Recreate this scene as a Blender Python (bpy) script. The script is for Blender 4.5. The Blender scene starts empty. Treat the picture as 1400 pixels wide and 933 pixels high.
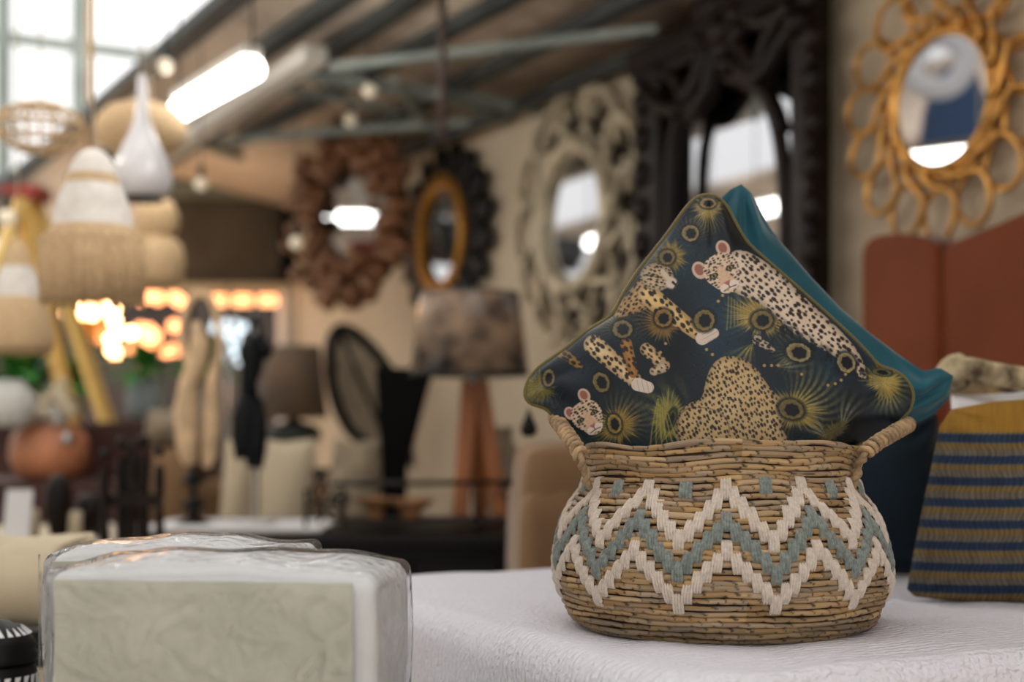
import bpy, math, random
import numpy as np
from mathutils import Vector, Matrix, Quaternion
random.seed(7); rng = np.random.default_rng(7)
C = bpy.context.scene.collection
PI = math.pi
F = 50/36*1400            # focal length in pixels of the 1400 px wide frame
CAMZ, HY = 1.10, 590.0    # camera height, row of the horizon

# ------------------------------------------------------------------ camera, light
cam = bpy.data.cameras.new('camera'); cam.lens = 50; cam.sensor_width = 36
cam.shift_y = (HY-466.5)/1400
cam.dof.use_dof = True; cam.dof.focus_distance = 1.70; cam.dof.aperture_fstop = 2.2
cam.clip_start = 0.02
co = bpy.data.objects.new('camera', cam); C.objects.link(co)
co.location = (0, 0, CAMZ); co.rotation_euler = (PI/2, 0, 0)
bpy.context.scene.camera = co
vs = bpy.context.scene.view_settings
vs.view_transform = 'Standard'; vs.look = 'None'; vs.gamma = 1; vs.use_curve_mapping = False
vs.exposure = 0.0

w = bpy.data.worlds.new('overcast'); bpy.context.scene.world = w; w.use_nodes = True
nt = w.node_tree; nt.nodes.clear()
wo = nt.nodes.new('ShaderNodeOutputWorld'); bg = nt.nodes.new('ShaderNodeBackground')
tc = nt.nodes.new('ShaderNodeTexCoord'); sp = nt.nodes.new('ShaderNodeSeparateXYZ')
rp_ = nt.nodes.new('ShaderNodeValToRGB')
nt.links.new(tc.outputs['Generated'], sp.inputs[0]); nt.links.new(sp.outputs['Z'], rp_.inputs[0])
rp_.color_ramp.elements[0].position = 0.0; rp_.color_ramp.elements[0].color = (0.44, 0.43, 0.42, 1)
rp_.color_ramp.elements[1].position = 1.0; rp_.color_ramp.elements[1].color = (0.86, 0.86, 0.86, 1)
nt.links.new(rp_.outputs[0], bg.inputs[0]); bg.inputs[1].default_value = 3.0
nt.links.new(bg.outputs[0], wo.inputs[0])

# ------------------------------------------------------------------ helpers
def lin(c):
    return tuple(((v/255)/12.92 if v/255 <= .04045 else ((v/255+.055)/1.055)**2.4) for v in c)
def px(x, y, Y):
    return Vector(((x-700)/F*Y, Y, CAMZ+(HY-y)/F*Y))
P0 = Vector((1.91, 2.31, 0)); D = Vector((-.4392, .8984, 0)); N = Vector((.8984, .4392, 0))
def ray(x, y): return Vector(((x-700)/F, 1, (HY-y)/F))
O = Vector((0, 0, CAMZ))
def wp(x, y, off=0):                       # on the right wall (off metres in front of it)
    r = ray(x, y); k = (P0.dot(N)-off)/r.dot(N); return O+r*k
def sp_(x, y, s):                          # on the plane across the hall at distance s along the wall
    r = ray(x, y); k = (s+P0.dot(D))/r.dot(D); return O+r*k
RK = .2
def rfp(x, y, drop=0):                     # on the sloping roof
    r = ray(x, y); k = (1.4+RK*P0.dot(N)-drop)/(r.z+RK*r.dot(N)); return O+r*k
def W(s, off, z): 
    v = P0+D*s-N*off; v.z = z; return v
def SZ(s, a, z):                           # hall coordinates: s along the wall, a across
    v = D*(s+P0.dot(D))+N*a; v.z = z; return v
WROT = math.atan2(-.8984, .4392)

class MB:
    def __init__(s): s.v = []; s.f = []; s.sm = []
    def add(s, vs_, fs, smooth=True):
        b = len(s.v); s.v += [tuple(p) for p in vs_]; s.f += [tuple(b+i for i in f) for f in fs]; s.sm += [smooth]*len(fs); return s
    def box(s, c, d, R=None):
        c = Vector(c); h = Vector(d)/2; vs_ = []
        for i in range(8):
            p = Vector((h.x*(1 if i & 1 else -1), h.y*(1 if i & 2 else -1), h.z*(1 if i & 4 else -1)))
            vs_.append(c+(R @ p if R else p))
        return s.add(vs_, [(0,2,3,1),(4,5,7,6),(0,1,5,4),(2,6,7,3),(0,4,6,2),(1,3,7,5)], False)
    def prism(s, pts, d):                  # polygon extruded by vector d
        n = len(pts); d = Vector(d); vs_ = [Vector(p) for p in pts]+[Vector(p)+d for p in pts]
        fs = [tuple(range(n))[::-1], tuple(range(n, 2*n))]+[(i, (i+1) % n, n+(i+1) % n, n+i) for i in range(n)]
        return s.add(vs_, fs, False)
    def beam(s, a, b, w_, h_, up=(0,0,1)):
        a = Vector(a); b = Vector(b); t = (b-a).normalized(); r = t.cross(Vector(up)).normalized(); u = r.cross(t)
        q = [(-1,-1),(1,-1),(1,1),(-1,1)]
        return s.add([p+r*(i*w_/2)+u*(j*h_/2) for p in (a, b) for i, j in q],
                     [(3,2,1,0),(4,5,6,7),(0,1,5,4),(1,2,6,5),(2,3,7,6),(3,0,4,7)], False)
    def tube(s, pts, r, n=10, closed=False, cap=True, flat=None):
        pts = [Vector(p) for p in pts]; m = len(pts)
        rr = r if hasattr(r, '__len__') else [r]*m
        vs_ = []; nrm = None
        for i, p in enumerate(pts):
            if closed: t = pts[(i+1) % m]-pts[i-1]
            else: t = pts[min(i+1, m-1)]-pts[max(i-1, 0)]
            if t.length < 1e-9: t = Vector((0,0,1))
            t.normalize()
            if nrm is None:
                nrm = t.orthogonal().normalized()
                if flat: nrm = (Vector(flat)-t*t.dot(Vector(flat))).normalized()
            else:
                nrm = (nrm-t*nrm.dot(t))
                nrm = nrm.normalized() if nrm.length > 1e-6 else t.orthogonal().normalized()
            b = t.cross(nrm)
            for k in range(n):
                a = 2*PI*k/n; vs_.append(p+(nrm*math.cos(a)+b*math.sin(a))*rr[i])
        fs = []
        for i in range(m if closed else m-1):
            for k in range(n):
                j = (i+1) % m; fs.append((i*n+k, i*n+(k+1) % n, j*n+(k+1) % n, j*n+k))
        if cap and not closed: fs += [tuple(range(n))[::-1], tuple(range((m-1)*n, m*n))]
        return s.add(vs_, fs)
    def lathe(s, c, prof, n=32, tilt=None, cap=False, sx=1, sy=1):      # prof: (r, z) pairs about c
        c = Vector(c); vs_ = []
        for r, z in prof:
            for k in range(n):
                a = 2*PI*k/n; p = Vector((r*sx*math.cos(a), r*sy*math.sin(a), z)); vs_.append(c+(tilt @ p if tilt else p))
        fs = []
        for i in range(len(prof)-1):
            for k in range(n): fs.append((i*n+k, i*n+(k+1) % n, (i+1)*n+(k+1) % n, (i+1)*n+k))
        if cap: fs += [tuple(range(n))[::-1], tuple(range((len(prof)-1)*n, len(prof)*n))]
        return s.add(vs_, fs)
    def ball(s, c, r, n=14, m=9):
        r = Vector((r, r, r)) if not hasattr(r, '__len__') else Vector(r)
        prof = [(math.sin(PI*i/m), -math.cos(PI*i/m)) for i in range(m+1)]
        c = Vector(c); vs_ = []
        for q, z in prof:
            q = max(q, 1e-4)
            for k in range(n): vs_.append(c+Vector((r.x*q*math.cos(2*PI*k/n), r.y*q*math.sin(2*PI*k/n), r.z*z)))
        fs = [(i*n+k, i*n+(k+1) % n, (i+1)*n+(k+1) % n, (i+1)*n+k) for i in range(m) for k in range(n)]
        return s.add(vs_, fs)
    def mesh(s, name, mat=None, off=None):
        me = bpy.data.meshes.new(name)
        vv = s.v if off is None else [(a-off.x, b-off.y, c-off.z) for a, b, c in s.v]
        me.from_pydata(vv, [], s.f); me.polygons.foreach_set('use_smooth', s.sm)
        if mat: me.materials.append(mat)
        me.update(); return me

def link(name, me, parent=None):
    o = bpy.data.objects.new(name, me); C.objects.link(o)
    if parent: o.parent = parent
    return o
def tag(o, label, cat, group=None):
    o['label'] = label; o['category'] = cat
    if group: o['group'] = group
    return o
def thing(name, label, cat, loc=(0,0,0), rotz=0, group=None):
    o = bpy.data.objects.new(name, None); C.objects.link(o); o.empty_display_size = .05
    o.location = loc; o.rotation_euler = (0, 0, rotz); tag(o, label, cat, group); return o
def part(name, mb, mat, T, bevel=0, label=None, world=True, sub=0, kind=None):
    off = None
    if world:
        p = T; off = Vector((0,0,0))
        while p is not None: off += p.location; p = p.parent
    o = link(name, mb.mesh(name, mat, off), T)
    if bevel: b = o.modifiers.new('b', 'BEVEL'); b.width = bevel; b.segments = 3; b.limit_method = 'ANGLE'
    if sub: b = o.modifiers.new('s', 'SUBSURF'); b.levels = sub; b.render_levels = sub
    if label: o['label'] = label
    if kind: o['kind'] = kind
    return o
def single(name, mb, mat, label, cat, loc, bevel=0, group=None, world=True):
    o = link(name, mb.mesh(name, mat, Vector(loc) if world else None)); o.location = loc
    if bevel: b = o.modifiers.new('b', 'BEVEL'); b.width = bevel; b.segments = 3; b.limit_method = 'ANGLE'
    return tag(o, label, cat, group)
def struct(name, mb, mat, parent=None, bevel=0):
    o = link(name, mb.mesh(name, mat), parent)
    if not parent: o['kind'] = 'structure'
    if bevel: b = o.modifiers.new('b', 'BEVEL'); b.width = bevel; b.segments = 2
    return o
def inst(name, me, T, M): 
    o = link(name, me, T); o.matrix_local = M; return o

# ------------------------------------------------------------------ materials
def mat(name, c, rough=.6, metal=0, spec=.4, bump=0, bscale=60, var=0, vscale=4, emit=None, es=0, sheen=0, coat=0, stretch=None, c2=None, attr=None, trans=0, wave=None, alpha=None):
    m = bpy.data.materials.new(name); m.use_nodes = True; t = m.node_tree; b = t.nodes['Principled BSDF']; L = t.links.new
    b.inputs['Base Color'].default_value = (*lin(c), 1); b.inputs['Roughness'].default_value = rough
    b.inputs['Metallic'].default_value = metal; b.inputs['Specular IOR Level'].default_value = spec
    if sheen: b.inputs['Sheen Weight'].default_value = sheen; b.inputs['Sheen Roughness'].default_value = .4
    if coat: b.inputs['Coat Weight'].default_value = coat; b.inputs['Coat Roughness'].default_value = .15
    if trans: b.inputs['Transmission Weight'].default_value = trans
    if alpha: b.inputs['Alpha'].default_value = alpha
    if emit: b.inputs['Emission Color'].default_value = (*lin(emit), 1); b.inputs['Emission Strength'].default_value = es
    tc = t.nodes.new('ShaderNodeTexCoord'); src = tc.outputs['Object']
    if stretch:
        mp = t.nodes.new('ShaderNodeMapping'); mp.inputs['Scale'].default_value = stretch; L(src, mp.inputs[0]); src = mp.outputs[0]
    if attr:
        a = t.nodes.new('ShaderNodeAttribute'); a.attribute_name = attr; L(a.outputs['Color'], b.inputs['Base Color'])
    elif var or c2:
        n = t.nodes.new('ShaderNodeTexNoise'); n.inputs['Scale'].default_value = vscale; n.inputs['Detail'].default_value = 4; L(src, n.inputs['Vector'])
        r = t.nodes.new('ShaderNodeValToRGB'); r.color_ramp.elements[0].position = .35; r.color_ramp.elements[1].position = .65
        ca = lin([max(0, v*(1-var)) for v in c]); cb = lin(c2) if c2 else lin([min(255, v*(1+var)) for v in c])
        r.color_ramp.elements[0].color = (*ca, 1); r.color_ramp.elements[1].color = (*cb, 1)
        L(n.outputs['Fac'], r.inputs[0]); L(r.outputs[0], b.inputs['Base Color'])
    if bump:
        bp = t.nodes.new('ShaderNodeBump'); bp.inputs['Strength'].default_value = bump; bp.inputs['Distance'].default_value = .004
        if wave:
            n = t.nodes.new('ShaderNodeTexWave'); n.bands_direction = wave; n.inputs['Scale'].default_value = bscale; n.inputs['Distortion'].default_value = 1.5; L(src, n.inputs['Vector']); L(n.outputs['Fac'], bp.inputs['Height'])
        else:
            n = t.nodes.new('ShaderNodeTexNoise'); n.inputs['Scale'].default_value = bscale; n.inputs['Detail'].default_value = 3; L(src, n.inputs['Vector']); L(n.outputs['Fac'], bp.inputs['Height'])
        L(bp.outputs[0], b.inputs['Normal'])
    return m
M = dict(
  plaster=mat('plaster', (196,180,156), .85, bump=.25, bscale=25, var=.05, vscale=2, spec=.2),
  roofing=mat('roofing', (214,196,178), .75, var=.14, vscale=1.2, spec=.2),
  dark_steel=mat('dark_steel', (52,56,55), .6, var=.15),
  teal_steel=mat('teal_steel', (134,142,136), .6, var=.1),
  brown_steel=mat('brown_steel', (80,66,60), .6),
  pale_steel=mat('pale_steel', (205,200,190), .5),
  concrete=mat('concrete', (200,192,180), .8, bump=.2, bscale=12, var=.15, vscale=1.5),
  dark_wall=mat('dark_wall', (62,52,46), .85, var=.25, vscale=1.0),
  slat_metal=mat('slat_metal', (92,84,74), .6, var=.08),
  bed_white=None,
  linen=mat('linen', (216,215,216), .9, bump=.3, bscale=90, sheen=.2, spec=.2),
  cream=mat('cream', (196,182,156), .9, bump=.2, bscale=60, sheen=.1, spec=.2),
  tan=mat('tan', (128,100,72), .85, bump=.2, bscale=150, sheen=.2, spec=.2),
  rust=mat('rust', (114,54,22), .75, bump=.25, bscale=400, sheen=.35, spec=.25, var=.06, vscale=3),
  teal=mat('teal', (3,74,88), .55, bump=.15, bscale=40, sheen=.6, spec=.3, var=.12, vscale=9),
  navy=mat('navy', (26,42,54), .8, bump=.3, bscale=300, sheen=.3, spec=.2, var=.1, vscale=8),
  black=mat('black', (9,9,9), .45, spec=.2),
  black_matte=mat('black_matte', (10,10,10), .85, spec=.15),
  iron=mat('iron', (26,22,21), .5, metal=.4),
  darkwood=mat('darkwood', (24,14,10), .45, bump=.5, bscale=50, var=.25, vscale=10, spec=.2),
  redwood=mat('redwood', (60,30,24), .5, var=.15),
  orangewood=mat('orangewood', (148,90,50), .5, bump=.15, bscale=30, var=.12, vscale=8, stretch=(4,4,.6)),
  yellow=mat('yellow', (236,198,116), .6, var=.05), redplastic=mat('redplastic', (150,50,40), .5),
  gold=mat('gold', (204,152,82), .38, metal=.75, bump=.15, bscale=50, var=.15, vscale=14),
  goldtrim=mat('goldtrim', (190,134,40), .4, metal=.6),
  silver=mat('silver', (180,168,144), .5, metal=.3, bump=.2, bscale=60, var=.15, vscale=12),
  burl=mat('burl', (92,60,36), .4, bump=.5, bscale=60, var=.5, vscale=14, spec=.5),
  glass=mat('mirror_glass', (188,189,192), .02, metal=1),
  porcelain=mat('porcelain', (226,224,226), .18, spec=.6, coat=.5),
  wicker=mat('wicker', (208,178,138), .8, bump=.4, bscale=160, var=.06, vscale=90),
  wickerwhite=mat('wickerwhite', (232,226,218), .8, bump=.3, bscale=160, var=.04, vscale=30),
  leaf=mat('leaf', (66,136,60), .45, var=.35, vscale=8), leaf_light=mat('leaf_light', (112,166,84), .45, var=.3, vscale=8),
  whitepot=mat('whitepot', (190,190,184), .5, var=.04), bluepot=mat('bluepot', (150,166,172), .5, var=.08),
  terracotta=mat('terracotta', (182,120,86), .4, var=.14, vscale=4), brass=mat('brass', (176,130,62), .35, metal=.8),
  bone=mat('bone', (214,184,146), .7, bump=.4, bscale=80, var=.1, vscale=20),
  blackbead=mat('blackbead', (10,15,18), .6, spec=.2, bump=.5, bscale=80),
  bowlwood=mat('bowlwood', (140,100,68), .55, var=.2, vscale=12),
  taupe=mat('taupe', (140,126,106), .85, bump=.5, bscale=120, var=.1, vscale=20),
  piping=mat('piping', (96,84,30), .65, bump=.3, bscale=400, sheen=.3),
  straw=mat('straw', (170,140,96), .62, attr='Col', bump=.35, bscale=700, spec=.35),
  rope=mat('rope', (158,132,100), .7, bump=.5, bscale=350, var=.18, vscale=60),
  yarn_white=mat('yarn_white', (222,208,194), .9, bump=.7, bscale=900, sheen=.3, spec=.15, var=.05, vscale=200),
  yarn_sage=mat('yarn_sage', (134,143,138), .9, bump=.7, bscale=900, sheen=.3, spec=.15, var=.12, vscale=200),
  print_satin=mat('print_satin', (20,34,44), .42, attr='Col', bump=.05, bscale=900, spec=.28),
  print_cotton=mat('print_cotton', (120,100,70), .85, attr='Col', bump=.35, bscale=220, spec=.2),
  card=mat('card', (198,196,182), .75, var=.04, vscale=9),
  paper=mat('paper', (214,214,214), .7), steel=mat('steel', (170,170,170), .25, metal=1),
  bulb=mat('bulb', (255,220,170), .3, emit=(255,196,134), es=20), bulb_orange=mat('bulb_orange', (255,180,120), .3, emit=(255,160,104), es=5),
  glint_glow=mat('glint_glow', (230,240,250), .3, emit=(205,228,240), es=2),
  globe=mat('globe', (236,226,206), .3, emit=(255,236,200), es=.25),
  tube=mat('fluorescent', (255,255,255), .3, emit=(255,252,245), es=12),
)
def plastic_mat():
    m = bpy.data.materials.new('clear_plastic'); m.use_nodes = True; t = m.node_tree; t.nodes.clear(); L = t.links.new
    o = t.nodes.new('ShaderNodeOutputMaterial'); mx = t.nodes.new('ShaderNodeMixShader'); tr = t.nodes.new('ShaderNodeBsdfTransparent'); gl = t.nodes.new('ShaderNodeBsdfGlossy')
    df = t.nodes.new('ShaderNodeBsdfTranslucent'); mx2 = t.nodes.new('ShaderNodeMixShader'); mx2.inputs[0].default_value = .06
    df.inputs[0].default_value = (.8,.82,.84,1)
    fr = t.nodes.new('ShaderNodeFresnel'); fr.inputs[0].default_value = 1.18; gl.inputs['Roughness'].default_value = .12; tr.inputs[0].default_value = (.96,.97,.97,1)
    n = t.nodes.new('ShaderNodeTexNoise'); n.inputs['Scale'].default_value = 22; n.inputs['Detail'].default_value = 3; n.inputs['Distortion'].default_value = 1.5
    tcn = t.nodes.new('ShaderNodeTexCoord'); L(tcn.outputs['Object'], n.inputs['Vector'])
    bp = t.nodes.new('ShaderNodeBump'); bp.inputs['Strength'].default_value = .7; bp.inputs['Distance'].default_value = .01
    L(n.outputs['Fac'], bp.inputs['Height']); L(bp.outputs[0], gl.inputs['Normal']); L(bp.outputs[0], fr.inputs['Normal'])
    L(fr.outputs[0], mx.inputs[0]); L(mx2.outputs[0], mx.inputs[1]); L(gl.outputs[0], mx.inputs[2]); L(tr.outputs[0], mx2.inputs[1]); L(df.outputs[0], mx2.inputs[2]); L(mx.outputs[0], o.inputs[0]); return m
M['plastic'] = plastic_mat()
def quilt_mat():
    m = mat('bed_white', (220,219,227), .92, sheen=.15, spec=.15); t = m.node_tree; L = t.links.new; b = t.nodes['Principled BSDF']
    tcn = t.nodes['Texture Coordinate'] if 'Texture Coordinate' in t.nodes else t.nodes.new('ShaderNodeTexCoord')
    mp = t.nodes.new('ShaderNodeMapping'); mp.inputs['Rotation'].default_value = (0,0,1.1); L(tcn.outputs['Object'], mp.inputs[0])
    wv = t.nodes.new('ShaderNodeTexWave'); wv.inputs['Scale'].default_value = 26; wv.inputs['Distortion'].default_value = 5; wv.inputs['Detail'].default_value = 2; wv.inputs['Detail Scale'].default_value = 3
    L(mp.outputs[0], wv.inputs[0])
    vo = t.nodes.new('ShaderNodeTexVoronoi'); vo.inputs['Scale'].default_value = 110; L(tcn.outputs['Object'], vo.inputs['Vector'])
    ad = t.nodes.new('ShaderNodeMath'); ad.operation = 'MULTIPLY_ADD'; ad.inputs[1].default_value = .7; L(vo.outputs['Distance'], ad.inputs[0]); L(wv.outputs['Fac'], ad.inputs[2])
    bp = t.nodes.new('ShaderNodeBump'); bp.inputs['Strength'].default_value = .75; bp.inputs['Distance'].default_value = .003; L(ad.outputs[0], bp.inputs['Height']); L(bp.outputs[0], b.inputs['Normal']); return m
M['bed_white'] = quilt_mat()

# ------------------------------------------------------------------ the setting
mb = MB(); mb.prism([SZ(-7,-5.4,-.1), SZ(16,-5.4,-.1), SZ(16,3.2,-.1), SZ(-7,3.2,-.1)], (0,0,.1)); struct('floor', mb, M['concrete'])
mb = MB(); a, b_ = W(-7, 0, 0), W(7.45, 0, 0)
mb.prism([a, b_, b_+N*.15, a+N*.15], (0,0,2.5)); struct('wall_right', mb, M['plaster'])
# roof of the aisle: corrugated sheets, lower edge on the wall
e1, e2 = rfp(300, 12), rfp(20, 245)
edir = (e2-e1).normalized(); 
def at_s(p, d, s):
    k = (s-(p.dot(D)-P0.dot(D)))/d.dot(D); return p+d*k
def roofz(a_): return CAMZ+1.4+RK*(P0.dot(N)-a_)
EA = at_s(e1, edir, -6).dot(N); EB = at_s(e1, edir, 10.5).dot(N)
roof = bpy.data.objects.new('ceiling', None); C.objects.link(roof); roof['kind'] = 'structure'
s0 = -6.0; k = 0
while s0 < 10.4:
    s1 = s0+.95; mb = MB(); 
    def ea(s): return EA+(EB-EA)*(s+6)/16.5
    n = 20; vs_ = []
    for i in range(n+1):
        s = s0+(s1-s0)*i/n; rz = .012*math.cos(2*PI*i/5)
        for a_ in (P0.dot(N)+.12, ea(s)): vs_.append(SZ(s, a_, roofz(a_)+rz+(.004 if k % 2 else 0)))
        for a_ in (P0.dot(N)+.12, ea(s)): vs_.append(SZ(s, a_, roofz(a_)+rz+.02))
    fs = []
    for i in range(n):
        q = i*4; fs += [(q, q+1, q+5, q+4), (q+2, q+6, q+7, q+3), (q+1, q+3, q+7, q+5), (q, q+4, q+6, q+2)]
    mb.add(vs_, fs); o = part('roof_sheet', mb, M['roofing'], roof); s0 += .93; k += 1
def ext(p, q, k0, k1): return p+(q-p)*k0, p+(q-p)*k1
# purlins under the roof, along the hall
for (xa, ya, xb, yb, w_) in ((870,78,550,210,.10), (790,37,520,170,.12), (690,0,390,160,.12), (560,0,240,215,.14), (462,0,160,205,.16), (300,12,20,245,.2)):
    A_, B_ = rfp(xa, ya, .07), rfp(xb, yb, .07); A_, B_ = ext(A_, B_, -1.2, 1.35)
    m_ = MB().beam(A_, B_, w_*.5, .05); part('purlin', m_, M['dark_steel'], roof)
A_, B_ = rfp(432, 74, .2), rfp(150, 260, .2); part('ceiling_rail', MB().beam(A_, B_, .09, .06), M['pale_steel'], roof)
# trusses across the aisle
def truss(ptsx):
    for (p, q, w_) in ptsx: part('truss_bar', MB().beam(p, q, w_, w_), M['teal_steel'], roof)
truss([(rfp(420,102,.2), rfp(740,150,.05), .045), (rfp(455,92,.25), rfp(900,40,.12), .03), (rfp(300,192,.2), rfp(700,162,.04), .035),
       (rfp(600,128,.2), rfp(680,158,.05), .03), (rfp(540,110,.2), rfp(590,180,.05), .03), (rfp(230,180,.2), rfp(330,215,.1), .04), (rfp(330,110,.2), rfp(540,150,.1), .025)])
p = px(605, 190, 4.6); q = p.copy(); q.z = roofz(p.dot(N))
part('roof_post', MB().tube([p, q], .013), M['brown_steel'], roof)
# gable glazing at the far end of the nave
GS = 10.6
win = bpy.data.objects.new('window_1', None); C.objects.link(win); win['kind'] = 'structure'
for (xa, ya, xb, yb, w_) in ((-160,30,330,92,.09), (108,-140,108,260,.11), (4,-140,4,260,.12), (-100,-140,-100,260,.1), (-200,-140,-200,170,.07)):
    part('window_frame', MB().beam(sp_(xa,ya,GS), sp_(xb,yb,GS), w_, w_, up=D), M['teal_steel'], win)
part('window_sill', MB().beam(sp_(-500,262,GS), sp_(420,262,GS), .2, .2), M['dark_steel'], win)
mb = MB(); A_, B_ = sp_(-500, 262, GS), sp_(330, 262, GS)
mb.prism([Vector((A_.x,A_.y,2.62)), Vector((B_.x,B_.y,2.62)), Vector((B_.x,B_.y,A_.z)), A_], D*.1); struct('wall_gable', mb, M['dark_wall'])
# hanging slatted partition at the end of the right wall
PS = 7.5
part_w = bpy.data.objects.new('wall_far', None); C.objects.link(part_w); part_w['kind'] = 'structure'
A_, B_ = sp_(205, 392, PS), sp_(388, 392, PS); zt = sp_(300, 255, PS).z
n = 20
for i in range(n):
    p = A_.lerp(B_, i/n); q = A_.lerp(B_, (i+.8)/n); mb = MB(); mb.prism([p, q, Vector((q.x,q.y,zt)), Vector((p.x,p.y,zt))], D*.03)
    part('slat', mb, M['slat_metal'], part_w)
mb = MB(); mb.prism([A_+D*.03, B_+D*.03, Vector((B_.x,B_.y,zt))+D*.03, Vector((A_.x,A_.y,zt))+D*.03], D*.03); part('backing', mb, M['dark_wall'], part_w)
mb = MB(); p, q = sp_(386, 396, PS-.05), sp_(412, 396, PS-.05); t_ = sp_(400, 258, PS-.05).z
mb.prism([p, q, Vector((q.x,q.y,t_)), Vector((p.x,p.y,t_))], D*.12); part('dark_post', mb, M['black_matte'], part_w)
mb = MB().beam(sp_(200,394,PS-.04), sp_(414,394,PS-.04), .08, .05); part('rail', mb, M['cream'], part_w)
mb = MB(); p, q = sp_(388, 398, PS-.05), sp_(413, 398, PS-.05)
mb.prism([Vector((p.x,p.y,0)), Vector((q.x,q.y,0)), q, p], D*.15); struct('trim_1', mb, M['pale_steel'])
mb = MB().beam(sp_(200,258,PS-.04), sp_(414,262,PS-.04), .1, .1); part('lintel', mb, M['teal_steel'], part_w)
# the hall beyond, other side and behind
mb = MB(); mb.box((-4,15.2,1.3), (22,.2,2.6)); struct('wall_back', mb, M['dark_wall'])
mb = MB(); a, b_ = SZ(-7,-5.2,0), SZ(14,-5.2,0); mb.prism([a, b_, b_-N*.15, a-N*.15], (0,0,1.8)); struct('wall_left', mb, mat('white_paint', (226,222,214), .8))  # unseen wall, kept low for side light and white to brighten the mirrors
mb = MB(); mb.prism([SZ(-7,-2.66,3.45), SZ(8,-2.66,3.45), SZ(8,-2.66,4.06), SZ(-7,-2.66,4.06)], N*.04); struct('trim_sky_block', mb, M['roofing'])  # unseen band added to shut the sky out of the mirror reflections
w2_ = bpy.data.objects.new('window_added', None); C.objects.link(w2_); w2_['kind'] = 'structure'  # unseen glazing added to let side light into the hall
for i in range(22): part('window_frame', MB().beam(SZ(-7+i, -5.25, 1.8), SZ(-7+i, -5.25, 2.85), .06, .06), M['pale_steel'], w2_)
for z in (1.82, 2.3, 2.8): part('window_frame', MB().beam(SZ(-7,-5.25,z), SZ(14,-5.25,z), .06, .06), M['pale_steel'], w2_)
nr = bpy.data.objects.new('ceiling_shade_strips', None); C.objects.link(nr); nr['kind'] = 'structure'  # unseen roof strips added to cut the sky light on the foreground
for i in range(8):
    mb = MB(); s_ = -6+i*1.65; mb.prism([SZ(s_,-2.7,4.05), SZ(s_+.85,-2.7,4.05), SZ(s_+.85,1.5,4.05), SZ(s_,1.5,4.05)], (0,0,.04)); part('roof_sheet', mb, M['roofing'], nr)
for a_ in (-2.6, -.6, 1.4): part('roof_beam', MB().beam(SZ(-6,a_,3.97), SZ(6.6,a_,3.97), .1, .14), M['teal_steel'], nr)
mb = MB(); mb.prism([SZ(-7,-5.3,2.8), SZ(14,-5.3,2.8), SZ(14,-2.6,3.5), SZ(-7,-2.6,3.5)], (0,0,.05)); struct('ceiling_left', mb, M['roofing'])
mb = MB()
for s in (0.5,2,3.5,5,6.5): mb.beam(SZ(s,-5.2,2.72), SZ(s,-2.6,3.36), .1, .12)
struct('trim_2', mb, M['pale_steel'])

# ------------------------------------------------------------------ bed
c0 = Vector((.155,1.395,0)); BW, BL = 1.13, 1.74
def bedp(u, v, z): return Vector((c0.x+N.x*u+D.x*v, c0.y+N.y*u+D.y*v, z))
def rrect(rc, n=9, seg=26):
    pts = []
    for cx, cy, a0 in ((BL-rc, rc, -90), (BL-rc, BW-rc, 0), (rc, BW-rc, 90), (rc, rc, 180)):
        arc = [(cx+rc*math.cos(math.radians(a0+90*i/n)), cy+rc*math.sin(math.radians(a0+90*i/n))) for i in range(n+1)]
        if pts:
            p = pts[-1]; pts += [(p[0]+(arc[0][0]-p[0])*k/seg, p[1]+(arc[0][1]-p[1])*k/seg) for k in range(1, seg)]
        pts += arc
    p = pts[-1]; q = pts[0]; pts += [(p[0]+(q[0]-p[0])*k/seg, p[1]+(q[1]-p[1])*k/seg) for k in range(1, seg)]
    return pts
BEDZ = .853
out = rrect(.12); nn = len(out); ctr = (BL/2, BW/2)
rings = []
for f in [0.02]+[i/22 for i in range(1, 22)]+[.975]: rings.append((f, 0, 0))
for i in range(1, 9):
    a = PI/2*i/8; rings.append((None, .05*(1-math.sin(a)), -.05*(1-math.cos(a))))
for z in (-.1,-.16,-.24,-.34,-.46,-.6,-.8): rings.append((None, 0, z))
mb = MB(); vs_ = []
for f, ins, dz in rings:
    for k, (u, v) in enumerate(out):
        du, dv = ctr[0]-u, ctr[1]-v; l = math.hypot(du, dv)
        if f is not None: uu, vv = ctr[0]-du*f*(1-.05/l), ctr[1]-dv*f*(1-.05/l)
        else: 
            e = ins-(.012*(1+math.sin(k*.55)+.6*math.sin(k*.23+1)))*min(1, max(0, -dz-.04)*2); uu, vv = u+du/l*e, v+dv/l*e
        wob = .0022*math.sin(uu*31+vv*9)*math.cos(vv*27-uu*5)+.0016*math.sin(uu*57+2*math.sin(vv*40))
        if f is not None and f > .9: wob -= (f-.9)*.04
        vs_.append(bedp(uu, vv, BEDZ+dz+(wob if dz > -.05 else 0)))
fs = [(i*nn+k, i*nn+(k+1) % nn, (i+1)*nn+(k+1) % nn, (i+1)*nn+k) for i in range(len(rings)-1) for k in range(nn)]+[tuple(range(nn))[::-1]]
mb.add(vs_, fs)
bed = thing('bed', 'bed under a white quilted bedspread with the basket standing on it', 'bed', bedp(BL/2, BW/2, 0))
o = part('bedspread', mb, M['bed_white'], bed, sub=1)
mb = MB()
mb.prism([bedp(.08,.08,0), bedp(BL-.08,.08,0), bedp(BL-.08,BW-.08,0), bedp(.08,BW-.08,0)], (0,0,.6)); part('bed_base', mb, M['cream'], bed)

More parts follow.
